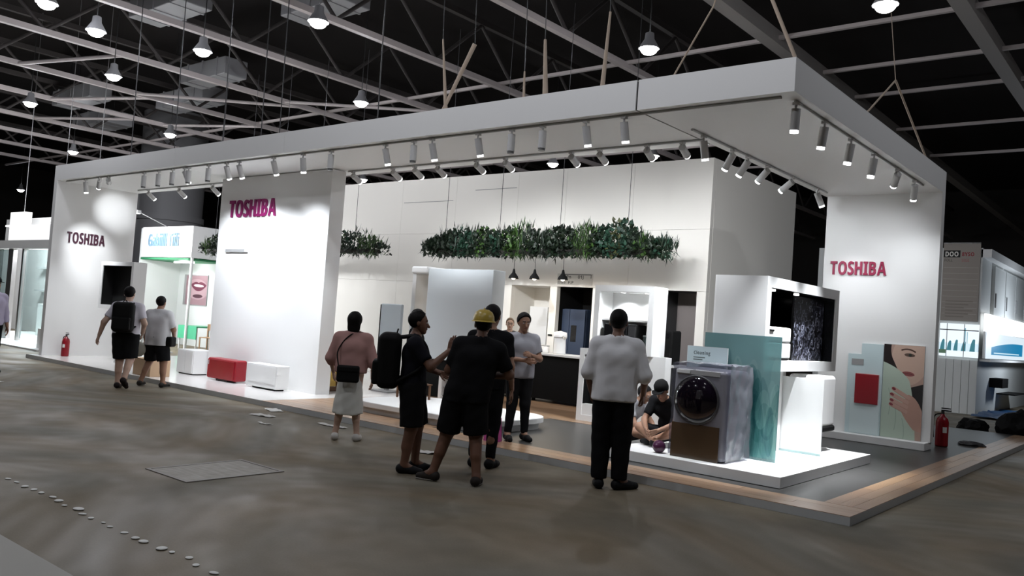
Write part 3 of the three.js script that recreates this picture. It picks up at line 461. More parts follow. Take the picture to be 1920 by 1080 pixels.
function extinguisher(x, y, z, s, label) {
  const t = thing('fire_extinguisher', label, 'extinguisher', [x, y, z]); t.scale.setScalar(s);
  part(t, 'cylinder', lathe([[0, 0], [0.078, 0], [0.085, 0.02], [0.085, 0.34], [0.07, 0.4], [0.035, 0.43], [0.028, 0.46], [0, 0.46]], 20), M.red); part(t, 'valve', [bar([0, 0.45, 0], [0, 0.5, 0], 0.022, 8), rbx(-0.02, 0.11, 0.5, 0.52, -0.015, 0.015, 0.004), rbx(-0.02, 0.1, 0.535, 0.55, -0.015, 0.015, 0.004)], M.charcoal); part(t, 'hose', tube([[0.02, 0.47, 0], [-0.09, 0.44, 0.02], [-0.11, 0.28, 0.03], [-0.1, 0.12, 0.04]], 0.01, 16), M.black); part(t, 'label_band', new THREE.CylinderGeometry(0.0857, 0.0857, 0.08, 8, 1, true, 0.3, 0.7).translate(0, 0.24, 0), M.paper);
}
extinguisher(-0.84, P, -7.3, 1.15, 'red fire extinguisher on the platform beside the end wall'); extinguisher(-18.02, P, -0.62, 1.0, 'red fire extinguisher in front of the far side wall');
{
  const t = thing('low_display_deck', 'low rounded white display deck behind the talking men', 'plinth', [-6.45, P, -1.45]);
  const s = new THREE.Shape(), a = 1.45, b = 0.82, r = 0.6; s.moveTo(-a + r, -b); s.lineTo(a - r, -b); s.quadraticCurveTo(a, -b, a, -b + r); s.lineTo(a, b - r); s.quadraticCurveTo(a, b, a - r, b); s.lineTo(-a + r, b); s.quadraticCurveTo(-a, b, -a, b - r); s.lineTo(-a, -b + r); s.quadraticCurveTo(-a, -b, -a + r, -b);
  part(t, 'deck_top', new THREE.ExtrudeGeometry(s, { depth: 0.06, bevelEnabled: true, bevelSize: 0.012, bevelThickness: 0.012, bevelSegments: 2, curveSegments: 10 }).rotateX(-Math.PI / 2).translate(0, 0.1, 0), M.white); part(t, 'deck_base', new THREE.ExtrudeGeometry(s, { depth: 0.09, bevelEnabled: false, curveSegments: 10 }).rotateX(-Math.PI / 2).scale(0.97, 1, 0.95), M.greyLight);
  const st = thing('low_bench', 'small brown slatted bench on the white deck', 'bench', [-7.55, P + 0.172, -1.75]);
  for (let i = 0; i < 4; i++) part(st, 'slat', bx(-0.27, 0.27, 0.235, 0.255, -0.16 + i * 0.085, -0.09 + i * 0.085), M.brown); part(st, 'rail', bx(-0.25, 0.25, 0.2, 0.235, 0.13, 0.15), M.brown); for (const [x, z] of [[-1, -1], [1, -1], [-1, 1], [1, 1]]) part(st, 'leg', bx(x * 0.24 - 0.015, x * 0.24 + 0.015, 0, 0.235, z * 0.13 - 0.015, z * 0.13 + 0.015), M.brown);
  const o = thing('open_oven', 'white framed oven with a brown interior on the wood floor', 'oven', [-7.75, P, -3.0]);
  part(o, 'frame', [rbx(-0.27, 0.27, 0.47, 0.52, -0.2, 0.2, 0.02), rbx(-0.27, -0.19, 0, 0.5, -0.2, 0.2, 0.02), rbx(0.19, 0.27, 0, 0.5, -0.2, 0.2, 0.02), bx(-0.2, 0.2, 0, 0.04, -0.2, 0.2)], M.white); part(o, 'interior', bx(-0.19, 0.19, 0.04, 0.47, -0.19, -0.15), M.brown); part(o, 'rack', [0.15, 0.3].map((y) => bx(-0.19, 0.19, y, y + 0.01, -0.15, 0.16)), M.steel);
  const tb = thing('paper_bag', 'pink paper bag standing behind the yellow helmeted man', 'bag', [-4.6, P, -0.35], 0.3);
  part(tb, 'bag_body', new THREE.CylinderGeometry(0.12, 0.15, 0.3, 4, 1, true).rotateY(Math.PI / 4).scale(1, 1, 0.55).translate(0, 0.15, 0), mat([0.5, 0.08, 0.3], 0.6, { side: THREE.DoubleSide })); part(tb, 'bag_bottom', bx(-0.1, 0.1, 0, 0.004, -0.055, 0.055), M.pink); part(tb, 'handle', tube([[-0.05, 0.3, 0.05], [0, 0.38, 0.05], [0.05, 0.3, 0.05]], 0.004, 12), M.pink);
}
// litter
for (const [x, z, w, d, a, label] of [[-8.15, 0.68, 0.42, 0.16, 0.2, 'crumpled long white paper strip lying on the concrete'], [-7.4, 1.15, 0.26, 0.05, 0.1, 'narrow white card strip lying on the concrete'], [-8.62, 0.16, 0.34, 0.2, -0.3, 'folded white sheet with a dark end by the platform'], [-6.9, 0.4, 0.5, 0.1, 0.1, 'white strip lying behind the woman in pink'], [-13.6, 2.6, 0.9, 0.4, 0.1, 'flat pale sheet near the left edge of the hall floor'], [-4.7, 0.75, 0.3, 0.18, 0.4, 'clear plastic scrap on the concrete by the talking men']]) {
  const g = new THREE.PlaneGeometry(w, d, 10, 5).rotateX(-Math.PI / 2), p = g.attributes.position; for (let i = 0; i < p.count; i++) p.setY(i, 0.006 + Math.abs(noise.noise(p.getX(i) * 9 + x, p.getZ(i) * 9, z)) * 0.035);
  const e = g.clone(); g.computeVertexNormals(); const o = single('paper_scrap', g, mat([0.62, 0.61, 0.58], 0.8, { side: THREE.DoubleSide }), label, 'paper', null, [x, 0, z]); o.rotation.y = a;
}
// ------------------------------------------------------------------ neighbouring booths
{ // to the right
  const b = thing('neighbour_booth', 'grey white neighbouring booth with cabinets beyond the end wall', 'booth', [0, 0, 0]);
  part(b, 'front_wall', bx(-6.5, -2.16, 0, 4.45, -17.6, -17.1), M.wallGrey); part(b, 'cornice', bx(-2.2, -1.95, 4.2, 4.42, -34, -17.1), M.offWhite); part(b, 'side_wall', bx(-2.4, -2.18, 0, 4.2, -34, -17.6), M.wallGrey);
  for (let i = 0; i < 4; i++) { const z = -18.6 - i * 1.7; const d = part(b, 'cabinet_door', bx(-2.18, -2.1, 2.75, 4.1, z - 1.6, z), M.wallGrey); part(d, 'handle', bx(-2.1, -2.07, 2.95, 3.35, z - 0.16, z - 0.1), M.grey); }
  for (let i = 0; i < 5; i++) part(b, 'cladding_board', bx(-3.1 + i * 0.19, -2.92 + i * 0.19, 0.02, 1.45, -17.1, -17.06), M.wallGrey);
  part(b, 'shelf', bx(-2.18, -1.9, 1.44, 1.5, -30, -17.3), M.white); part(b, 'dark_shelf', [bx(-2.18, -1.85, 0.72, 0.98, -19.8, -18.9), bx(-2.18, -1.7, 0.5, 0.53, -22, -20)], M.black, 'small black shelves');
  const bt = canvasTexture(256, 512, (g, w, h) => { g.fillStyle = '#968f88'; g.fillRect(0, 0, w, h); g.fillStyle = '#1c1c1c'; g.fillRect(2, 48, 116, 46); g.fillStyle = '#e4e0da'; g.font = 'bold 44px sans-serif'; g.fillText('DOO', 10, 88); g.fillStyle = '#8a2a34'; g.font = 'bold 36px sans-serif'; g.fillText('8YSO', 128, 86); g.fillStyle = '#4a4644'; g.font = '26px sans-serif'; g.fillText('FOLL', 8, 122); g.fillStyle = '#a55a60'; g.fillText('SIGE', 128, 122); g.fillStyle = '#aba59e'; for (let i = 0; i < 9; i++) g.fillRect(6, 160 + i * 38, 240, 3); g.fillStyle = '#857e77'; for (let i = 0; i < 6; i++) g.fillRect(30, 380 + i * 20, 190 - (i % 3) * 30, 8); });
  const bn = thing('printed_banner', 'beige printed banner with red and black words on the neighbouring booth', 'banner', [-2.66, 2.48, -17.08]);
  part(bn, 'sheet', new THREE.BoxGeometry(0.9, 2.1, 0.02).translate(0, 1.05, 0), new THREE.MeshStandardMaterial({ map: bt, roughness: 0.8 })); part(bn, 'rail', bar([-0.45, 2.1, 0.02], [0.45, 2.1, 0.02], 0.015, 8), M.steel);
  // backlit picture strip
  const pt = canvasTexture(512, 256, (g, w, h) => { g.fillStyle = '#e9f4fb'; g.fillRect(0, 0, w, h); g.fillStyle = '#cfe6f2'; g.fillRect(0, 150, w, 60); g.fillStyle = '#2f6f7c'; for (const [x, y, a, c] of [[10, 120, 60, 90], [100, 130, 60, 80], [190, 120, 55, 90], [290, 130, 60, 80], [400, 110, 70, 100]]) { g.beginPath(); g.moveTo(x, y + c); g.quadraticCurveTo(x + a * 0.4, y - 20, x + a, y + 10); g.lineTo(x + a, y + c); g.fill(); } g.fillStyle = '#7aa7b8'; g.fillRect(330, 30, 14, 120); g.fillRect(360, 60, 10, 90); g.fillStyle = '#3e5a46'; g.fillRect(0, 205, 90, 30); });
  const pt2 = canvasTexture(512, 256, (g, w, h) => { g.fillStyle = '#dcecf6'; g.fillRect(0, 0, w, h); g.fillStyle = '#1c7fae'; g.beginPath(); g.moveTo(60, 215); g.lineTo(60, 140); g.quadraticCurveTo(260, 70, 470, 80); g.lineTo(470, 215); g.fill(); g.fillStyle = '#cfeaf6'; g.fillRect(90, 190, 330, 12); });
  const em = (t, k) => new THREE.MeshStandardMaterial({ color: 0x222222, emissive: 0xffffff, emissiveMap: t, emissiveIntensity: k, roughness: 0.4 });
  const l1 = thing('backlit_picture_sign', 'backlit window picture with teal hills on the neighbouring booth', 'light box', [-2.62, 1.52, -17.04]);
  part(l1, 'screen', new THREE.BoxGeometry(0.94, 0.88, 0.06).translate(0, 0.44, 0), em(pt, 1.1), 'glowing picture'); for (const x of [-0.3, 0.12]) part(l1, 'mullion', bx(x, x + 0.015, 0, 0.88, 0.03, 0.045), M.grey); part(l1, 'mullion', bx(-0.47, 0.47, 0.7, 0.725, 0.03, 0.045), M.charcoal);
  const l2 = thing('backlit_picture_sign', 'backlit blue picture below a white glowing band on the booth flank', 'light box', [-2.05, 1.52, -20.4]);
  part(l2, 'glowing_band', bx(-0.03, 0.03, 0.72, 1.2, -3.4, 3.2), glow(new THREE.Color(0.95, 0.98, 1), 1.5), 'white glowing band'); part(l2, 'screen', new THREE.PlaneGeometry(6.4, 0.7).rotateY(Math.PI / 2).translate(0.031, 0.35, -0.1), em(pt2, 1.0), 'glowing blue picture'); part(l2, 'case', bx(-0.03, 0.02, 0, 0.72, -3.4, 3.2), M.white);
  const pl = new THREE.PointLight(0xeaf4ff, 14); pl.position.set(1.4, 0.8, 0); pl.castShadow = true; pl.shadow.radius = 12; l2.add(pl);
  const tp = new THREE.PlaneGeometry(4.2, 4.4, 40, 40).rotateX(-Math.PI / 2), q = tp.attributes.position; for (let i = 0; i < q.count; i++) q.setY(i, 0.02 + Math.abs(noise.noise(q.getX(i) * 2.2, q.getZ(i) * 2.2, 3)) * 0.16); tp.computeVertexNormals();
  M.blue.side = THREE.DoubleSide; single('blue_tarpaulin', tp, M.blue, 'rumpled dark blue tarpaulin spread beyond the fire extinguisher', 'tarpaulin', null, [0.0, 0, -18.4]);
  const blob = (name, label, x, y, z, sx, sy, sz, m) => { const g = new THREE.IcosahedronGeometry(1, 4), p = g.attributes.position; for (let i = 0; i < p.count; i++) { const a = V().fromBufferAttribute(p, i), n = 1 + noise.noise(a.x * 2 + x, a.y * 2, a.z * 2) * 0.3; p.setXYZ(i, a.x * n * sx, Math.max(-0.3, a.y * n) * sy + 0.3 * sy, a.z * n * sz); } g.computeVertexNormals(); return single(name, g, m, label, 'bag', null, [x, y, z]); };
  blob('duffel_bag', 'slumped black bag lying beyond the platform near the tarpaulin', -1.3, 0, -12.2, 0.3, 0.2, 0.25, M.black); blob('duffel_bag', 'large round black bag heaped beside the platform side border', -0.35, 0, -12.1, 0.5, 0.42, 0.4, M.black); blob('rag_bundle', 'small dark rag bundle lying on the platform past the extinguisher', -0.55, P - 0.005, -8.1, 0.2, 0.06, 0.14, M.charcoal);
}
{ // seen between the far side wall and the logo panel
  const b = thing('neighbour_booth', 'white neighbouring booth with a lettered header and green ceiling', 'booth', [0, 0, 0]);
  part(b, 'header', [bx(-25.6, -22.35, 2.92, 3.93, -6.15, -6.0), bx(-22.5, -22.35, 2.92, 3.93, -7.6, -6.15)], M.white, 'white header box'); part(b, 'ceiling_board', bx(-25.6, -22.5, 2.84, 2.9, -7.6, -6.0), M.green, 'green ceiling board'); part(b, 'corner_post', bar([-22.42, 0, -6.08], [-22.42, 2.92, -6.08], 0.05, 8), M.white); part(b, 'rear_wall', bx(-25.6, -20.2, 0, 2.84, -7.6, -7.45), M.wallGrey); part(b, 'side_wall', bx(-25.7, -25.6, 0, 3.9, -7.6, -6), M.wallGrey);
  const lt = canvasTexture(256, 256, (g, w, h) => { g.fillStyle = '#8d6f76'; g.fillRect(0, 0, w, h); g.fillStyle = '#a1848a'; g.beginPath(); g.ellipse(140, 120, 130, 90, 0.1, 0, 7); g.fill(); g.fillStyle = '#5e2338'; g.beginPath(); g.moveTo(60, 80); g.quadraticCurveTo(120, 40, 150, 64); g.quadraticCurveTo(190, 40, 250, 84); g.quadraticCurveTo(150, 190, 60, 80); g.fill(); g.fillStyle = '#d8c8ca'; g.beginPath(); g.ellipse(155, 88, 60, 12, 0.05, 0, 7); g.fill(); g.fillStyle = '#42202c'; g.beginPath(); g.ellipse(150, 180, 60, 16, 0, 0, 7); g.fill(); });
  const ps = thing('lips_poster', 'square mauve poster of smiling lips in the neighbouring booth', 'poster', [-24.55, 1.4, -7.44]);
  part(ps, 'board', bx(-0.62, 0.9, 0, 1.05, 0, 0.02), M.grey); part(ps, 'print', new THREE.PlaneGeometry(1.36, 1.0).translate(0.2, 0.52, 0.022), new THREE.MeshStandardMaterial({ map: lt, roughness: 0.5 }));
  wallSign('header_lettering', 'blue grey letters on the neighbouring booth header', 'Gabiilll Tiili', 1.95, 0.3, mat([0.14, 0.24, 0.32], 0.5), [-24.15, 3.28, -6.0], 0);
  const tb = thing('green_table', 'green topped table in the neighbouring booth', 'table', [-22.4, 0, -6.6]);
  part(tb, 'table_top', bx(-0.55, 0.55, 0.72, 0.76, -0.6, 0.5), M.greenTop); part(tb, 'front_cloth', bx(-0.55, 0.55, 0.35, 0.72, 0.48, 0.5), M.greenTop); for (const [x, z] of [[-0.5, -0.55], [0.5, -0.55], [-0.5, 0.45], [0.5, 0.45]]) part(tb, 'leg', bx(x - 0.02, x + 0.02, 0, 0.72, z - 0.02, z + 0.02), M.white);
  for (const [x, z] of [[-21.45, -6.3], [-21.2, -6.95]]) { const c = thing('wooden_chair', 'light brown wooden chair beside the green table', 'chair', [x, 0, z], 0.4, 'chairs by the green table'); part(c, 'seat', rbx(-0.2, 0.2, 0.43, 0.46, -0.2, 0.2, 0.01), M.tan); part(c, 'backrest', rbx(-0.2, 0.2, 0.66, 0.86, -0.2, -0.18, 0.008), M.tan); for (const s of [-1, 1]) { part(c, 'leg', bx(s * 0.18 - 0.015, s * 0.18 + 0.015, 0, 0.43, 0.16, 0.19), M.tan); part(c, 'leg', bx(s * 0.18 - 0.015, s * 0.18 + 0.015, 0, 0.86, -0.2, -0.17), M.tan); } }
  const cn = thing('round_hall_column', 'big grey hall column rising behind the neighbouring booth', 'column', [-39, 0, -14]); part(cn, 'shaft', new THREE.CylinderGeometry(1.6, 1.6, HY, 32).translate(0, HY / 2, 0), M.duct); part(cn, 'collar', new THREE.CylinderGeometry(1.7, 1.7, 0.3, 32).translate(0, 5.6, 0), M.duct);
  const l = thing('booth_tube_lamp', 'white tube lamp under the green ceiling board', 'lamp', [-24, 2.79, -6.7]); part(l, 'glowing_tube', bx(-0.6, 0.6, 0, 0.05, -0.04, 0.04), M.lens, 'glowing tube'); const pl = new THREE.PointLight(0xffffff, 2); pl.position.set(0, -0.12, 0); pl.castShadow = true; pl.shadow.radius = 6; l.add(pl);
  const fl = thing('header_floodlight', 'small floodlight arm over the lettered header', 'floodlight', [-24, 3.93, -5.9]); part(fl, 'arm', bar([0, 0, -0.1], [0, 0.35, 0.9], 0.015, 6), M.grey); part(fl, 'lamp_head', bx(-0.1, 0.1, 0.29, 0.39, 0.86, 0.98), M.grey); part(fl, 'lens', bx(-0.08, 0.08, 0.28, 0.289, 0.87, 0.97), M.lens, 'glowing lens'); const sp = new THREE.SpotLight(0xffffff, 2.2, 0, 1.0, 0.6); sp.position.set(0, 0.26, 0.92); sp.target.position.set(0, -0.5, -0.1); sp.castShadow = true; fl.add(sp, sp.target);
}
{ // far left: bright booth behind a metal glazed front
  const b = thing('glazed_booth', 'brightly lit white booth behind metal framed glass at the hall edge', 'booth', [0, 0, 0]);
  part(b, 'rear_wall', bx(-34, -25.2, 0, 4.2, -4.85, -4.7), M.white); part(b, 'floor_board', bx(-30, -20.6, 0, 0.04, -4.7, -1.0), M.white); part(b, 'counter', rbx(-27.5, -25, 0.04, 1.1, -4.3, -3.6, 0.02), M.white); part(b, 'low_wall', bx(-21.6, -19.6, 0, 1.25, -2.3, -2.15), M.white); part(b, 'low_wall_label', bx(-21.2, -20.8, 0.3, 0.42, -2.15, -2.145), M.greyLight); part(b, 'low_wall', bx(-21.4, -19.9, 0, 0.55, -1.4, -1.3), M.white);
  part(b, 'header_beam', bx(-30, -21.5, 2.75, 3.0, -2.1, -1.9), M.offWhite); for (const [x, w] of [[-25.5, 0.36], [-24.6, 0.12], [-22.4, 0.08]]) part(b, 'door_post', bx(x - w / 2, x + w / 2, 0.04, 2.75, -2.06, -1.94), M.steel); part(b, 'glass_pane', bx(-24.5, -22.5, 0.1, 2.72, -2.01, -2.0), M.clear); part(b, 'glass_pane', bx(-28.4, -25.7, 0.1, 2.72, -2.01, -2.0), M.clear); part(b, 'wall_shelf', bx(-30, -25.2, 2.3, 2.36, -4.7, -4.4), M.greyLight); part(b, 'wall_shelf', bx(-30, -25.2, 1.5, 1.56, -4.7, -4.4), M.greyLight);
  const h = thing('backlit_header_sign', 'glowing white header panels over the glazed booth', 'light box', [-24, 3.0, -2.0]); part(h, 'glowing_panel', bx(-1.7, -0.6, 0, 0.85, -0.1, 0.1), glow(new THREE.Color(1, 1, 1), 1.2), 'tall glowing panel'); part(h, 'glowing_panel', bx(-0.6, 1.5, 0, 0.45, -0.1, 0.1), glow(new THREE.Color(0.97, 0.97, 1), 1.1), 'low glowing panel'); part(h, 'case', bx(-1.75, 1.55, -0.0, 0.02, -0.16, -0.1), M.greyLight);
  const la = new THREE.RectAreaLight(0xffffff, 1.2, 3, 0.6); la.position.set(0, 0.3, 0.14); la.rotation.y = Math.PI; h.add(la);
  for (const x of [-28.5, -25.5, -23.2]) { const l = thing('booth_panel_lamp', 'square white panel lamp hanging inside the glazed booth', 'lamp', [x, 3.6, -3.3], 0, 'panel lamps in the glazed booth'); part(l, 'glowing_panel', bx(-0.4, 0.4, 0, 0.05, -0.4, 0.4), M.lens, 'glowing panel'); part(l, 'hanger', bar([0, 0.05, 0], [0, HY - 3.6, 0], 0.01), M.grey); const pl = new THREE.PointLight(0xfafcff, 60); pl.position.set(0, -0.1, 0); pl.castShadow = true; pl.shadow.radius = 15; l.add(pl); }
}

// ------------------------------------------------------------------ people: distance fields meshed with surface nets
function surfaceNets(fn, lo, hi, cell) {
  const nx = Math.ceil((hi[0] - lo[0]) / cell) + 1, ny = Math.ceil((hi[1] - lo[1]) / cell) + 1, nz = Math.ceil((hi[2] - lo[2]) / cell) + 1;
  const F = new Float32Array(nx * ny * nz), id = (i, j, k) => (k * ny + j) * nx + i;
  for (let k = 0; k < nz; k++) for (let j = 0; j < ny; j++) for (let i = 0; i < nx; i++) F[id(i, j, k)] = fn(lo[0] + i * cell, lo[1] + j * cell, lo[2] + k * cell);
  const at = new Int32Array(nx * ny * nz).fill(-1), pos = [], idx = [];
  const E = [[0, 1], [2, 3], [4, 5], [6, 7], [0, 2], [1, 3], [4, 6], [5, 7], [0, 4], [1, 5], [2, 6], [3, 7]];
  for (let k = 0; k < nz - 1; k++) for (let j = 0; j < ny - 1; j++) for (let i = 0; i < nx - 1; i++) {
    const c = []; let m = 0; for (let q = 0; q < 8; q++) { c[q] = F[id(i + (q & 1), j + ((q >> 1) & 1), k + (q >> 2))]; if (c[q] < 0) m |= 1 << q; }
    if (m === 0 || m === 255) continue;
    let n = 0, x = 0, y = 0, z = 0;
    for (const [a, b] of E) if ((c[a] < 0) !== (c[b] < 0)) { const t = c[a] / (c[a] - c[b]); x += (a & 1) + t * ((b & 1) - (a & 1)); y += ((a >> 1) & 1) + t * (((b >> 1) & 1) - ((a >> 1) & 1)); z += (a >> 2) + t * ((b >> 2) - (a >> 2)); n++; }
    at[id(i, j, k)] = pos.length / 3; pos.push(lo[0] + (i + x / n) * cell, lo[1] + (j + y / n) * cell, lo[2] + (k + z / n) * cell);
  }
  const quad = (a, b, c, d, f) => { if (a < 0 || b < 0 || c < 0 || d < 0) return; f ? idx.push(a, b, c, a, c, d) : idx.push(a, c, b, a, d, c); };
  for (let k = 1; k < nz - 1; k++) for (let j = 1; j < ny - 1; j++) for (let i = 1; i < nx - 1; i++) {
    const s = F[id(i, j, k)] < 0;
    if (s !== F[id(i + 1, j, k)] < 0) quad(at[id(i, j - 1, k - 1)], at[id(i, j, k - 1)], at[id(i, j, k)], at[id(i, j - 1, k)], s);
    if (s !== F[id(i, j + 1, k)] < 0) quad(at[id(i - 1, j, k - 1)], at[id(i - 1, j, k)], at[id(i, j, k)], at[id(i, j, k - 1)], s);
    if (s !== F[id(i, j, k + 1)] < 0) quad(at[id(i - 1, j - 1, k)], at[id(i, j - 1, k)], at[id(i, j, k)], at[id(i - 1, j, k)], s);
  }
  const g = new THREE.BufferGeometry(); g.setAttribute('position', new THREE.Float32BufferAttribute(pos, 3)); g.setIndex(idx); g.computeVertexNormals(); return g;
}
const smin = (a, b, k) => { const h = Math.max(k - Math.abs(a - b), 0) / k; return Math.min(a, b) - h * h * k * 0.25; };
// a bone: [ax,ay,az, bx,by,bz, ra, rb, cutA, cutB]
function bone(a, b, ra, rb, cut = 0) { const d = [b[0] - a[0], b[1] - a[1], b[2] - a[2]]; return { a, d, l2: d[0] * d[0] + d[1] * d[1] + d[2] * d[2] + 1e-9, ra, rb, cut }; }
function dBone(B, x, y, z) {
  const px = x - B.a[0], py = y - B.a[1], pz = z - B.a[2], t0 = (px * B.d[0] + py * B.d[1] + pz * B.d[2]) / B.l2, t = Math.max(0, Math.min(1, t0));
  const ex = px - t * B.d[0], ey = py - t * B.d[1], ez = pz - t * B.d[2]; let r = Math.sqrt(ex * ex + ey * ey + ez * ez) - (B.ra + (B.rb - B.ra) * t);
  if (B.cut) r = Math.max(r, (t0 - 1) * Math.sqrt(B.l2));       // flat hem at the far end
  return r;
}
function fieldOf(bones, k, fold = 0) { return (x, y, z) => { let d = 9; for (const B of bones) { const e = dBone(B, x, y, z); if (e < d + k) d = smin(d, e, k); } if (fold && d < 0.05) d += fold * (Math.sin(x * 31 + y * 17 + z * 9) * Math.sin(y * 23 - z * 27) + 0.6 * noise.noise(x * 13, y * 9, z * 13)); return d; }; }
function bounds(bones, pad) { const lo = [9, 9, 9], hi = [-9, -9, -9]; for (const B of bones) for (const t of [0, 1]) for (let i = 0; i < 3; i++) { const c = B.a[i] + t * B.d[i], r = Math.max(B.ra, B.rb) + pad; lo[i] = Math.min(lo[i], c - r); hi[i] = Math.max(hi[i], c + r); } return [lo, hi]; }
function meshBones(bones, k, cell, fold = 0, clip) { const [lo, hi] = bounds(bones, 0.03 + cell); const f = fieldOf(bones, k, fold); return surfaceNets(clip ? (x, y, z) => Math.max(f(x, y, z), clip(x, y, z)) : f, lo, hi, cell); }
const ell = (x, y, z, cx, cy, cz, rx, ry, rz) => { const a = (x - cx) / rx, b = (y - cy) / ry, c = (z - cz) / rz, k0 = Math.hypot(a, b, c), k1 = Math.hypot(a / rx, b / ry, c / rz); return k1 < 1e-6 ? -Math.min(rx, ry, rz) : k0 * (k0 - 1) / k1; };
const lerp3 = (a, b, t) => [0, 1, 2].map((i) => a[i] + (b[i] - a[i]) * t);
function headField(s) {   // head in its own frame, chin to crown about 0.23 s, facing +z
  return (x, y, z) => {
    x /= s; y /= s; z /= s; const ax = Math.abs(x);
    let d = ell(x, y, z, 0, 0.03, -0.012, 0.076, 0.09, 0.096);
    d = smin(d, ell(x, y, z, 0, -0.035, 0.022, 0.06, 0.078, 0.066), 0.04);
    d = smin(d, ell(x, y, z, 0, -0.095, 0.055, 0.026, 0.02, 0.022), 0.03);
    d = smin(d, dBone({ a: [0, 0.005, 0.085], d: [0, -0.04, 0.022], l2: 0.0016 + 0.000484, ra: 0.008, rb: 0.013 }, x, y, z), 0.014);
    d = smin(d, ell(ax, y, z, 0.026, 0.03, 0.078, 0.026, 0.008, 0.012), 0.014);
    d = Math.max(d, -ell(ax, y, z, 0.031, 0.008, 0.104, 0.018, 0.012, 0.017) * 0.8 - 0.001);
    d = smin(d, ell(ax, y, z, 0.031, 0.006, 0.078, 0.013, 0.011, 0.012), 0.004);
    d = smin(d, ell(x, y, z, 0, -0.058, 0.083, 0.024, 0.01, 0.01), 0.008);
    d = smin(d, ell(ax, y, z, 0.079, -0.002, -0.012, 0.01, 0.03, 0.018), 0.008);
    return d * s;
  };
}
function handGeometry(wrist, dir, palm, s, side, curl) {   // palm plus five bent fingers; dir towards the fingers, palm = the palm's normal
  const D = V(...dir).normalize(), N = V(...palm).addScaledVector(D, -V(...palm).dot(D)).normalize(), X = new THREE.Vector3().crossVectors(D, N).multiplyScalar(side);   // X points to the thumb's side
  const at = (u, v, w) => { const p = V(...wrist).addScaledVector(X, u * s).addScaledVector(D, v * s).addScaledVector(N, w * s); return [p.x, p.y, p.z]; };
  const B = [];
  [[0.03, 0.088, 0.072], [0.01, 0.092, 0.08], [-0.011, 0.088, 0.074], [-0.03, 0.08, 0.056]].forEach(([u, kn, L]) => {
    B.push(bone(at(u * 0.55, 0, 0), at(u, kn, 0), 0.014 * s, 0.0115 * s));
    let v = kn, w = 0, a = curl * 0.7; for (const [f, r0, r1] of [[0.48, 0.0092, 0.0085], [0.3, 0.0085, 0.008], [0.22, 0.008, 0.0068]]) { const v2 = v + Math.cos(a) * L * f, w2 = w + Math.sin(a) * L * f; B.push(bone(at(u, v, w), at(u, v2, w2), r0 * s, r1 * s)); v = v2; w = w2; a += curl; }
  });
  B.push(bone(at(0.02, 0.02, 0.004), at(0.046, 0.055, 0.016), 0.015 * s, 0.0105 * s)); B.push(bone(at(0.046, 0.055, 0.016), at(0.056, 0.088, 0.024), 0.0105 * s, 0.008 * s));
  return meshBones(B, 0.006, 0.0042);
}
const SKIN = { tan: [0.3, 0.16, 0.1], fair: [0.5, 0.33, 0.25], dark: [0.16, 0.075, 0.045] };
const clothMat = (c, r = 0.9) => new THREE.MeshPhysicalMaterial({ color: lin(...c), roughness: r, specularIntensity: 0.25 });
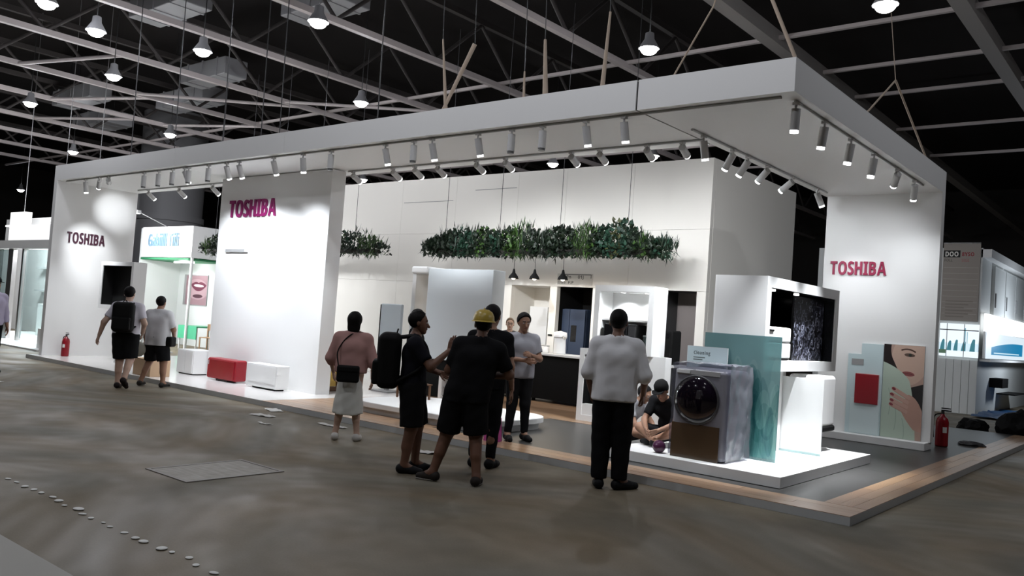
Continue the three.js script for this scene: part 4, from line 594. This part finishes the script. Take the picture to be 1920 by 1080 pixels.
function person(label, o) {
  const H = o.H, t = thing('person', label, 'person', o.at, o.turn || 0), s = (v) => v.map((k) => k * H);
  const D = { hipL: [0.05, 0.52, 0], hipR: [-0.05, 0.52, 0], kneeL: [0.056, 0.285, 0.012], kneeR: [-0.056, 0.285, 0.012], ankL: [0.056, 0.047, -0.014], ankR: [-0.056, 0.047, -0.014], waist: [0, 0.62, 0], chest: [0, 0.735, 0], neck: [0, 0.838, -0.006], head: [0, 0.93, 0.012], shL: [0.106, 0.798, -0.004], shR: [-0.106, 0.798, -0.004], elL: [0.148, 0.635, -0.02], elR: [-0.148, 0.635, -0.02], wrL: [0.15, 0.487, 0.03], wrR: [-0.15, 0.487, 0.03], ...(o.pose || {}) };
  D.toeL ??= [D.ankL[0] + 0.012, D.ankL[1] - 0.03, D.ankL[2] + 0.105]; D.toeR ??= [D.ankR[0] - 0.012, D.ankR[1] - 0.03, D.ankR[2] + 0.105];
  const J = {}; for (const k in D) J[k] = s(D[k]);
  const b = o.build || 1, R = (v) => v * H * b, off = (p, x, y = 0, z = 0) => [p[0] + x * H, p[1] + y * H, p[2] + z * H];
  const mid = lerp3(J.hipL, J.hipR, 0.5);
  const torso = (g) => [bone(off(mid, -0.035, 0.025), off(mid, 0.035, 0.025), R(0.062) + g, R(0.062) + g), bone(off(J.waist, -0.035), off(J.waist, 0.035), R(0.052) + g, R(0.052) + g), bone(off(J.chest, -0.05), off(J.chest, 0.05), R(0.06) + g, R(0.06) + g),
    bone(off(mid, 0, 0.03), J.waist, R(0.06) + g, R(0.056) + g), bone(J.waist, J.chest, R(0.056) + g, R(0.062) + g), bone(J.shL, J.neck, R(0.032) + g * 0.7, R(0.03) + g * 0.5), bone(J.shR, J.neck, R(0.032) + g * 0.7, R(0.03) + g * 0.5), bone(J.shL, J.shR, R(0.03) + g * 0.6, R(0.03) + g * 0.6), bone(J.chest, J.neck, R(0.055) + g, R(0.03) + g * 0.5)];
  const arm = (e, g, upto) => { const A = J['sh' + e], E = J['el' + e], W = J['wr' + e], r = []; const u = Math.min(1, upto); r.push(bone(A, lerp3(A, E, u), R(0.034) + g, R(0.034 - 0.01 * u) + g, g && upto <= 1 ? 1 : 0)); if (upto > 1) r.push(bone(E, lerp3(E, W, upto - 1), R(0.024) + g, R(0.024 - 0.008 * (upto - 1)) + g, g ? 1 : 0)); return r; };
  const leg = (e, g, upto, flare = 0) => { const A = J['hip' + e], E = J['knee' + e], W = J['ank' + e], r = [], u = Math.min(1, upto); r.push(bone(A, lerp3(A, E, u), R(0.056) + g, R(0.056 - 0.021 * u) + g + flare * u, g && upto <= 1 ? 1 : 0)); if (upto > 1) { const q = upto - 1; r.push(bone(E, lerp3(E, W, q), R(0.035) + g + flare, R(0.035 - 0.013 * q) + g + flare * 1.3, g ? 1 : 0)); if (!g) r.push(bone(off(lerp3(E, W, 0.05), 0, 0, -0.006), off(lerp3(E, W, 0.5), 0, 0, -0.012), R(0.026), R(0.026))); } return r; };
  // the body itself
  const body = [...torso(0), ...arm('L', 0, 2), ...arm('R', 0, 2), ...leg('L', 0, 2), ...leg('R', 0, 2), bone(J.neck, lerp3(J.neck, J.head, 0.75), H * 0.031, H * 0.03)];
  for (const e of ['L', 'R']) body.push(bone(J['ank' + e], lerp3(J['ank' + e], J['toe' + e], 0.9), R(0.022), R(0.016)));
  const geos = [meshBones(body, 0.03, 0.016)];
  const hs = H * 0.137 / 0.23, hf = headField(hs), q = new THREE.Quaternion().setFromEuler(new THREE.Euler(o.nod || 0, o.look || 0, o.tilt || 0, 'YXZ'));
  const place = (g) => g.applyQuaternion(q).translate(...J.head);
  const hg = surfaceNets(hf, [-0.11 * hs, -0.13 * hs, -0.13 * hs], [0.11 * hs, 0.14 * hs, 0.14 * hs], 0.0055 * hs);
  const skin = SKIN[o.skin || 'tan'], paint = (g, f) => { const p = g.attributes.position, c = new Float32Array(p.count * 3); for (let i = 0; i < p.count; i++) c.set(f ? f(p.getX(i) / hs, p.getY(i) / hs, p.getZ(i) / hs) : skin, i * 3); g.setAttribute('color', new THREE.BufferAttribute(c, 3)); return g; };
  paint(hg, (x, y, z) => { const ax = Math.abs(x); if (z > 0.07 && Math.hypot((ax - 0.031) / 0.014, (y - 0.006) / 0.007) < 1) return Math.hypot(ax - 0.031, y - 0.006) < 0.006 ? [0.02, 0.012, 0.01] : [0.55, 0.52, 0.5]; if (z > 0.06 && Math.abs(y - 0.03) < 0.006 && ax > 0.012 && ax < 0.05) return [0.03, 0.02, 0.018]; if (z > 0.07 && Math.hypot(x / 0.026, (y + 0.058) / 0.011) < 1) return [skin[0] * 0.8, skin[1] * 0.5, skin[2] * 0.55]; return skin; });
  geos.push(place(hg));
  for (const [e, sd] of [['L', 1], ['R', -1]]) { if (o.noHands) break; const W = J['wr' + e], E = J['el' + e]; const h = o['hand' + e] || {}; geos.push(handGeometry(W, h.dir || [W[0] - E[0], W[1] - E[1], W[2] - E[2]], h.palm || [-sd, 0, -0.25], H * 0.108 / 0.185, h.palm ? (h.side || 1) : sd, h.curl ?? 0.38)); }
  geos.forEach((g) => { if (!g.attributes.color) paint(g); });
  part(t, 'body', mergeGeometries(geos), new THREE.MeshStandardMaterial({ vertexColors: true, roughness: 0.55 }));
  // clothes
  const sh = o.shirt; if (sh) {
    const g = sh.loose ?? 0.014, B = [...torso(g), ...arm('L', g * 0.6 + 0.006, sh.sleeve ?? 0.62), ...arm('R', g * 0.6 + 0.006, sh.sleeve ?? 0.62)];
    if (sh.hem) for (const e of [-1, 1]) B.push(bone(off(J.chest, 0.045 * e * b, 0.01), s([mid[0] / H + 0.045 * e * b, sh.hem, mid[2] / H]), R(0.058) + g, R(0.058) + g + (sh.flare || 0)));
    const hemY = (sh.hem ?? 0.5) * H, collar = bone(lerp3(J.neck, J.head, 0.18), J.head, H * 0.038, H * 0.07);
    part(t, 'shirt', meshBones(B, 0.035, 0.016, sh.fold ?? 0.0025, (x, y, z) => Math.max(sh.noClip ? -1 : hemY - y, -dBone(collar, x, y, z))), clothMat(sh.color), sh.label);
  }
  const tr = o.trousers; if (tr) { const g = tr.loose ?? 0.013, B = [bone(off(mid, -0.038, 0.03), off(mid, 0.038, 0.03), R(0.06) + g, R(0.06) + g), bone(off(mid, 0, 0.02), lerp3(mid, J.waist, 0.8), R(0.064) + g, R(0.056) + g, 1), ...leg('L', g, tr.len, tr.flare || 0), ...leg('R', g, tr.len, tr.flare || 0)]; part(t, tr.len < 1.5 ? 'shorts' : 'trousers', meshBones(B, 0.02, 0.016, 0.004), clothMat(tr.color), tr.label); }
  const sk = o.skirt; if (sk) { const B = [bone(J.waist, off(mid, 0, 0.0), R(0.062), R(0.082)), bone(off(mid, 0.02), s([0.03, sk.hem, 0]), R(0.07), R(0.075) + 0.03, 1), bone(off(mid, -0.02), s([-0.03, sk.hem, 0]), R(0.07), R(0.075) + 0.03, 1)]; part(t, 'skirt', meshBones(B, 0.05, 0.016, 0.005), clothMat(sk.color), sk.label); }
  for (const e of ['L', 'R']) { const A = J['ank' + e], T = J['toe' + e], u = [T[0] - A[0], 0, T[2] - A[2]], n = Math.hypot(u[0], u[2]) || 1, f = [A[0] - u[0] / n * 0.018 * H, A[1] - 0.018 * H, A[2] - u[2] / n * 0.018 * H];
    part(t, 'shoe', meshBones([bone(f, lerp3(f, T, 0.6), 0.027 * H, 0.026 * H), bone(lerp3(f, T, 0.6), T, 0.026 * H, 0.02 * H), bone(A, f, 0.024 * H, 0.027 * H)], 0.02, 0.009, 0, o.flatSole === false ? undefined : (x, y) => Math.min(A[1], T[1]) - 0.018 * H - y), clothMat(o.shoe || [0.012, 0.012, 0.013], 0.6));
    if (o.sole) { const y0 = Math.min(A[1], T[1]) - 0.018 * H; part(t, 'sole', meshBones([bone(f, lerp3(f, T, 0.6), 0.03 * H, 0.029 * H), bone(lerp3(f, T, 0.6), T, 0.029 * H, 0.023 * H)], 0.02, 0.007, 0, (x, y) => Math.max(y0 - 0.001 - y, y - y0 - 0.016)), clothMat(o.sole, 0.7)); } }
  const hr = o.hair ?? {}; if (hr !== null) {
    const hfn = (x, y, z) => { const X = x / hs, Y = y / hs, Z = z / hs; let d = ell(X, Y, Z, 0, 0.036, -0.016, 0.087 + (hr.vol || 0), 0.1 + (hr.vol || 0), 0.105 + (hr.vol || 0)); if (hr.long) d = smin(d, ell(X, Y, Z, 0, -0.06, -0.06, 0.085, 0.12, 0.055), 0.03); d = Math.max(d, Z > 0.02 ? 0.052 - Y + (Z - 0.02) * 0.2 : Math.min(1, (hr.long ? -0.17 : -0.055) - Y)); d = Math.max(d, Z - 0.082, Z > -0.02 && !hr.long ? (0.035 - Y) * 0.8 - (0.02 - Z) * 1.2 : -1, Z > 0.02 ? 0.03 - Y : -1); return d * hs + 0.0018 * noise.noise(X * 70, Y * 45, Z * 70); };
    part(t, 'hair', place(surfaceNets(hfn, [-0.12 * hs, -0.2 * hs, -0.15 * hs], [0.12 * hs, 0.16 * hs, 0.12 * hs], 0.007 * hs)), clothMat(hr.color || [0.006, 0.005, 0.005], 0.6));
  }
  if (o.hat) { // hard hat: dome, brim, ridge
    const c = mat(o.hat, 0.35), dome = lathe([[0, 0.16], [0.05, 0.154], [0.09, 0.13], [0.112, 0.09], [0.118, 0.04], [0.113, 0.04]].map(([a, b2]) => [a * hs, b2 * hs]), 28).scale(0.92, 1, 1.06).translate(0, 0, -0.012 * hs);
    const hh = part(t, 'hard_hat', place(dome), c, 'yellow hard hat'); part(hh, 'brim', place(new THREE.CylinderGeometry(0.12 * hs, 0.132 * hs, 0.012 * hs, 28, 1).scale(0.93, 1, 1.16).translate(0, 0.04 * hs, 0)), c); part(hh, 'ridge', place(new THREE.TorusGeometry(0.113 * hs, 0.008 * hs, 6, 18, Math.PI).rotateY(Math.PI / 2).scale(1, 1.1, 1.0).translate(0, 0.042 * hs, -0.01 * hs)), c);
  }
  if (o.cap) part(t, 'cap', place(mergeGeometries([lathe([[0, 0.15], [0.07, 0.14], [0.098, 0.1], [0.104, 0.045], [0.1, 0.045]].map(([a, b2]) => [a * hs, b2 * hs]), 24).scale(0.92, 1, 1.05).translate(0, 0, -0.01 * hs).toNonIndexed(), new THREE.CylinderGeometry(0.085 * hs, 0.085 * hs, 0.008 * hs, 20, 1, false, -Math.PI / 2, Math.PI).scale(1, 1, 1.1).translate(0, 0.05 * hs, 0.075 * hs).toNonIndexed()])), clothMat(o.cap));
  if (o.glasses) part(t, 'glasses', place(mergeGeometries([-1, 1].map((sd) => new THREE.TorusGeometry(0.02 * hs, 0.0022 * hs, 6, 18).translate(sd * 0.031 * hs, 0.006 * hs, 0.1 * hs).toNonIndexed()).concat([bar([-0.012 * hs, 0.008 * hs, 0.102 * hs], [0.012 * hs, 0.008 * hs, 0.102 * hs], 0.002 * hs, 5).toNonIndexed()]))), M.charcoal);
  return { t, J, H, place };
}
// a bag that rides on a person: built in that person's frame
function carried(p, name, label, category) { const g = thing(name, label, category); g.position.copy(p.t.position); g.rotation.copy(p.t.rotation); return g; }
function backpack(p, label, w, h, d, y0, m) {
  const g = carried(p, 'backpack', label, 'backpack'), J = p.J, H = p.H, zc = J.chest[2] - 0.085 * H;
  part(g, 'pack_body', rbx(-w / 2, w / 2, y0, y0 + h, zc - d, zc, Math.min(0.08, d * 0.45), 5), m); part(g, 'front_pocket', rbx(-w * 0.4, w * 0.4, y0 + 0.04, y0 + h * 0.5, zc - d - 0.045, zc - d + 0.03, 0.03, 3), m);
  for (const s of [-1, 1]) part(g, 'shoulder_strap', tube([[s * w * 0.25, y0 + h * 0.92, zc - 0.02], [s * w * 0.3, J.shL[1] + 0.075, J.chest[2] - 0.02], [s * w * 0.34, J.shL[1] + 0.02, J.chest[2] + 0.085], [s * w * 0.38, J.chest[1] - 0.04, J.chest[2] + 0.135], [s * w * 0.5, J.waist[1] + 0.05, J.chest[2] + 0.05], [s * w * 0.42, y0 + 0.08, zc - 0.03]], 0.019, 26, 8), m);
  part(g, 'grab_handle', tube([[-0.04, y0 + h - 0.01, zc - 0.06], [0, y0 + h + 0.035, zc - 0.05], [0.04, y0 + h - 0.01, zc - 0.06]], 0.008, 12), m); return g;
}
const K = [0.008, 0.008, 0.009], face = (dx, dz) => Math.atan2(dx, dz);
const AWAY = face(-0.637, -0.771), TOWARD = face(0.637, 0.771), RIGHT = face(0.771, -0.637);
{ // the two men walking off on the left
  const a = person('man in white T-shirt and black shorts walking with a black backpack', { H: 1.76, build: 1.12, at: [-11.95, 0, 0.95], turn: AWAY + 0.15, skin: 'fair', look: -0.1, shirt: { color: [0.62, 0.6, 0.66], hem: 0.5, loose: 0.02, sleeve: 0.72 }, trousers: { color: K, len: 0.98, loose: 0.03, flare: 0.015 }, shoe: [0.02, 0.015, 0.015], flatSole: false,
    pose: { kneeL: [0.05, 0.29, 0.04], ankL: [0.045, 0.05, 0.02], toeL: [0.05, 0.018, 0.12], kneeR: [-0.06, 0.3, 0.0], ankR: [-0.06, 0.115, -0.15], toeR: [-0.07, 0.03, -0.09], elL: [0.19, 0.645, -0.07], wrL: [0.235, 0.51, -0.04], elR: [-0.17, 0.65, -0.03], wrR: [-0.13, 0.55, 0.08] } });
  backpack(a, 'black backpack on the man in the white T-shirt', 0.36, 0.52, 0.18, 0.98, M.black);
  const c = person('man in pale grey T-shirt and black shorts carrying a round pouch', { H: 1.63, build: 1.1, at: [-12.16, 0, 0.26], turn: AWAY - 0.1, skin: 'tan', shirt: { color: [0.55, 0.55, 0.56], hem: 0.46, loose: 0.03, sleeve: 0.85, flare: 0.01 }, trousers: { color: K, len: 0.98, loose: 0.03, flare: 0.02 }, shoe: [0.03, 0.028, 0.025], sole: [0.5, 0.48, 0.45],
    pose: { kneeL: [0.1, 0.29, 0.06], ankL: [0.15, 0.05, -0.02], kneeR: [-0.09, 0.285, 0.0], ankR: [-0.11, 0.047, -0.02], elL: [0.17, 0.64, 0.01], wrL: [0.17, 0.5, 0.05], elR: [-0.16, 0.64, 0.03], wrR: [-0.12, 0.55, 0.13] } });
  const g = carried(c, 'drawstring_pouch', 'pale round drawstring pouch hanging at the hip of the grey shirted walker', 'pouch');
  part(g, 'pouch', new THREE.SphereGeometry(0.13, 20, 14).scale(1, 1.05, 0.8).translate(0.3, 0.66, -0.08), mat([0.45, 0.44, 0.38], 0.9)); part(g, 'cord', bar([0.28, 0.78, -0.05], [0.25, 1.0, 0.0], 0.006, 5), M.paper);
  const w = carried(c, 'waist_bag', 'small black waist bag on the grey shirted walker', 'bag'); part(w, 'bag_body', rbx(-0.3, -0.16, 0.74, 0.92, -0.08, 0.12, 0.03, 3), M.black); part(w, 'belt', new THREE.TorusGeometry(0.18, 0.01, 6, 24).rotateX(Math.PI / 2).scale(1, 1, 0.8).translate(0, 0.9, 0), M.black);
}
person('man in pale lilac shirt and dark trousers by the hall edge', { H: 1.76, at: [-14.97, 0, 2.02], turn: RIGHT - 0.5, skin: 'tan', shirt: { color: [0.5, 0.46, 0.6], hem: 0.5, sleeve: 1.7 }, trousers: { color: K, len: 1.95 }, cap: [0.01, 0.01, 0.01] });
{ // woman in pink
  const a = person('woman in dusty pink blouse and long white skirt seen from behind', { H: 1.6, build: 0.98, at: [-5.86, 0, 1.02], turn: AWAY + 0.05, skin: 'fair', shirt: { color: [0.42, 0.24, 0.22], hem: 0.53, loose: 0.032, sleeve: 1.35, flare: 0.01 }, skirt: { color: [0.6, 0.6, 0.56], hem: 0.21 }, shoe: [0.55, 0.53, 0.5], hair: { vol: 0.012, long: true }, pose: { elL: [0.165, 0.64, 0.0], wrL: [0.15, 0.52, 0.1], elR: [-0.175, 0.63, -0.02], wrR: [-0.17, 0.49, 0.03], ankL: [0.085, 0.047, -0.01], ankR: [-0.085, 0.047, -0.02] } });
  const g = carried(a, 'shoulder_bag', 'black shoulder bag at the back of the woman in pink', 'bag');
  part(g, 'bag_body', rbx(-0.135, 0.145, 0.74, 0.95, -0.24, -0.165, 0.035, 4), M.black); part(g, 'flap', rbx(-0.135, 0.145, 0.86, 0.952, -0.25, -0.17, 0.03, 3), M.black); part(g, 'strap', tube([[0.13, 0.93, -0.2], [0.16, 1.12, -0.14], [0.02, 1.33, -0.09], [-0.13, 1.36, 0.0], [-0.1, 1.2, 0.15]], 0.008, 24), M.black);
}
{ // the group talking in front of the deck
  const a = person('man in black T-shirt and black shorts gesturing with a raised hand', { H: 1.67, build: 1.08, at: [-3.93, 0, 1.8], turn: RIGHT + 0.12, skin: 'dark', look: 0.05, shirt: { color: [0.009, 0.009, 0.013], hem: 0.5, sleeve: 0.75, loose: 0.02 }, trousers: { color: K, len: 0.98, loose: 0.035, flare: 0.02 },
    pose: { elR: [-0.15, 0.67, 0.1], wrR: [-0.1, 0.775, 0.21], elL: [0.16, 0.655, 0.04], wrL: [0.09, 0.62, 0.17], ankL: [0.07, 0.047, 0.05], kneeL: [0.065, 0.285, 0.05], ankR: [-0.05, 0.047, -0.02] }, handR: { dir: [0, 1, 0.25], palm: [1, 0, 0.3], side: -1, curl: 0.15 } });
  backpack(a, 'bulky black backpack on the gesturing man', 0.42, 0.58, 0.24, 0.86, M.black);
  person('man in black T-shirt and dark shorts wearing a yellow hard hat', { H: 1.7, build: 1.12, at: [-3.24, 0, 1.72], turn: AWAY - 0.1, skin: 'dark', look: 0.15, hat: [0.42, 0.3, 0.05], shirt: { color: [0.008, 0.008, 0.009], hem: 0.47, sleeve: 0.8, loose: 0.026, flare: 0.01 }, trousers: { color: K, len: 0.98, loose: 0.035, flare: 0.02 }, shoe: [0.03, 0.025, 0.022], sole: [0.45, 0.43, 0.4],
    pose: { waist: [-0.03, 0.62, 0], chest: [-0.05, 0.735, 0], neck: [-0.065, 0.838, -0.006], head: [-0.07, 0.93, 0.012], shL: [0.048, 0.805, -0.004], shR: [-0.168, 0.79, -0.004], kneeL: [0.1, 0.285, 0.03], ankL: [0.165, 0.047, -0.01], toeL: [0.25, 0.018, 0.02], kneeR: [-0.07, 0.285, 0.02], ankR: [-0.1, 0.047, -0.05], toeR: [-0.11, 0.018, 0.05], elL: [0.12, 0.65, 0.04], wrL: [-0.03, 0.66, 0.13], elR: [-0.245, 0.645, 0.03], wrR: [-0.1, 0.63, 0.13] } });
  person('tall dark haired man in black clothes behind the hard hat wearer', { H: 1.8, at: [-3.72, 0, 0.85], turn: AWAY - 0.3, skin: 'tan', shirt: { color: [0.008, 0.008, 0.009], hem: 0.48, sleeve: 0.7 }, trousers: { color: K, len: 1.94 } });
  person('man in black clothes and dark sneakers standing on the platform behind the gesturing man', { H: 1.62, at: [-6.2, P, -0.4], turn: RIGHT, skin: 'tan', shirt: { color: [0.008, 0.008, 0.009], hem: 0.5, sleeve: 0.7 }, trousers: { color: K, len: 1.9 }, shoe: [0.05, 0.05, 0.06], sole: [0.6, 0.6, 0.6] });
  person('pale faced person with glasses standing near the counter', { H: 1.6, at: [-7.95, P, -4.6], turn: TOWARD, skin: 'fair', glasses: true, hair: { color: [0.2, 0.15, 0.11] }, shirt: { color: [0.1, 0.1, 0.11], hem: 0.5 }, trousers: { color: K, len: 1.9 } });
  person('man in grey T-shirt and black trousers facing the hall with folded arms', { H: 1.66, at: [-4.52, P, -0.72], turn: TOWARD + 0.35, skin: 'tan', nod: 0.15, hair: { vol: 0.008 }, shirt: { color: [0.33, 0.33, 0.36], hem: 0.49, sleeve: 0.7, loose: 0.02 }, trousers: { color: K, len: 1.94 },
    pose: { elL: [0.15, 0.65, 0.02], wrL: [0.03, 0.68, 0.13], elR: [-0.15, 0.645, 0.02], wrR: [-0.02, 0.64, 0.14], ankL: [0.07, 0.047, 0], ankR: [-0.08, 0.047, 0.02] } });
}
person('man in loose white shirt and black trousers seen from behind', { H: 1.83, build: 1.05, at: [-2.24, 0, 0.56], turn: AWAY - 0.12, skin: 'dark', look: -0.15, shirt: { color: [0.8, 0.8, 0.82], hem: 0.49, loose: 0.026, sleeve: 1.25, flare: 0.012, fold: 0.0025 }, trousers: { color: [0.006, 0.006, 0.007], len: 1.97, loose: 0.022, flare: 0.012 },
  pose: { elR: [-0.165, 0.645, -0.02], wrR: [-0.165, 0.53, 0.09], elL: [0.155, 0.645, -0.01], wrL: [0.13, 0.53, 0.07], toeR: [-0.15, 0.018, 0.06] }, handR: { dir: [-0.1, -0.7, 0.6], palm: [0.8, 0, 0.4], side: -1, curl: 0.5 } });
{ // seated on the floor by the plinth
  const sit = (x) => ({ hipL: [0.06, 0.075, 0], hipR: [-0.06, 0.075, 0], waist: [0, 0.17, 0.015], chest: [0, 0.28, 0.06], neck: [0, 0.365, 0.12], head: [0, 0.43, 0.17], shL: [0.1, 0.345, 0.09], shR: [-0.1, 0.345, 0.09], kneeL: [0.16, 0.13, 0.2], kneeR: [-0.16, 0.13, 0.2], ankL: [-0.02, 0.05, 0.23], ankR: [0.03, 0.05, 0.28], toeL: [-0.1, 0.03, 0.25], toeR: [0.11, 0.03, 0.3], elL: [0.14, 0.19, 0.17], elR: [-0.14, 0.19, 0.17], wrL: [0.05, 0.13, 0.29], wrR: [-0.04, 0.13, 0.3], ...x });
  person('person in black T-shirt and cap sitting cross legged on the plinth', { H: 1.6, at: [-2.82, 0.205, -1.75], turn: TOWARD - 0.7, skin: 'tan', nod: 0.55, cap: [0.008, 0.008, 0.008], shirt: { color: K, noClip: true, sleeve: 0.75, hem: null }, trousers: { color: [0.02, 0.02, 0.022], len: 1.0 }, flatSole: false, pose: sit({}) });
  person('person crouching on the mat behind the white shirted man', { H: 1.62, at: [-3.62, P, -1.95], turn: TOWARD + 0.9, skin: 'tan', nod: 0.4, shirt: { color: [0.3, 0.3, 0.32], noClip: true, sleeve: 0.7, hem: null }, trousers: { color: [0.02, 0.02, 0.022], len: 1.0 }, flatSole: false, pose: sit({}) });
}
RectAreaLightUniformsLib.init();
scene.add(camera);
renderer.render(scene, camera);
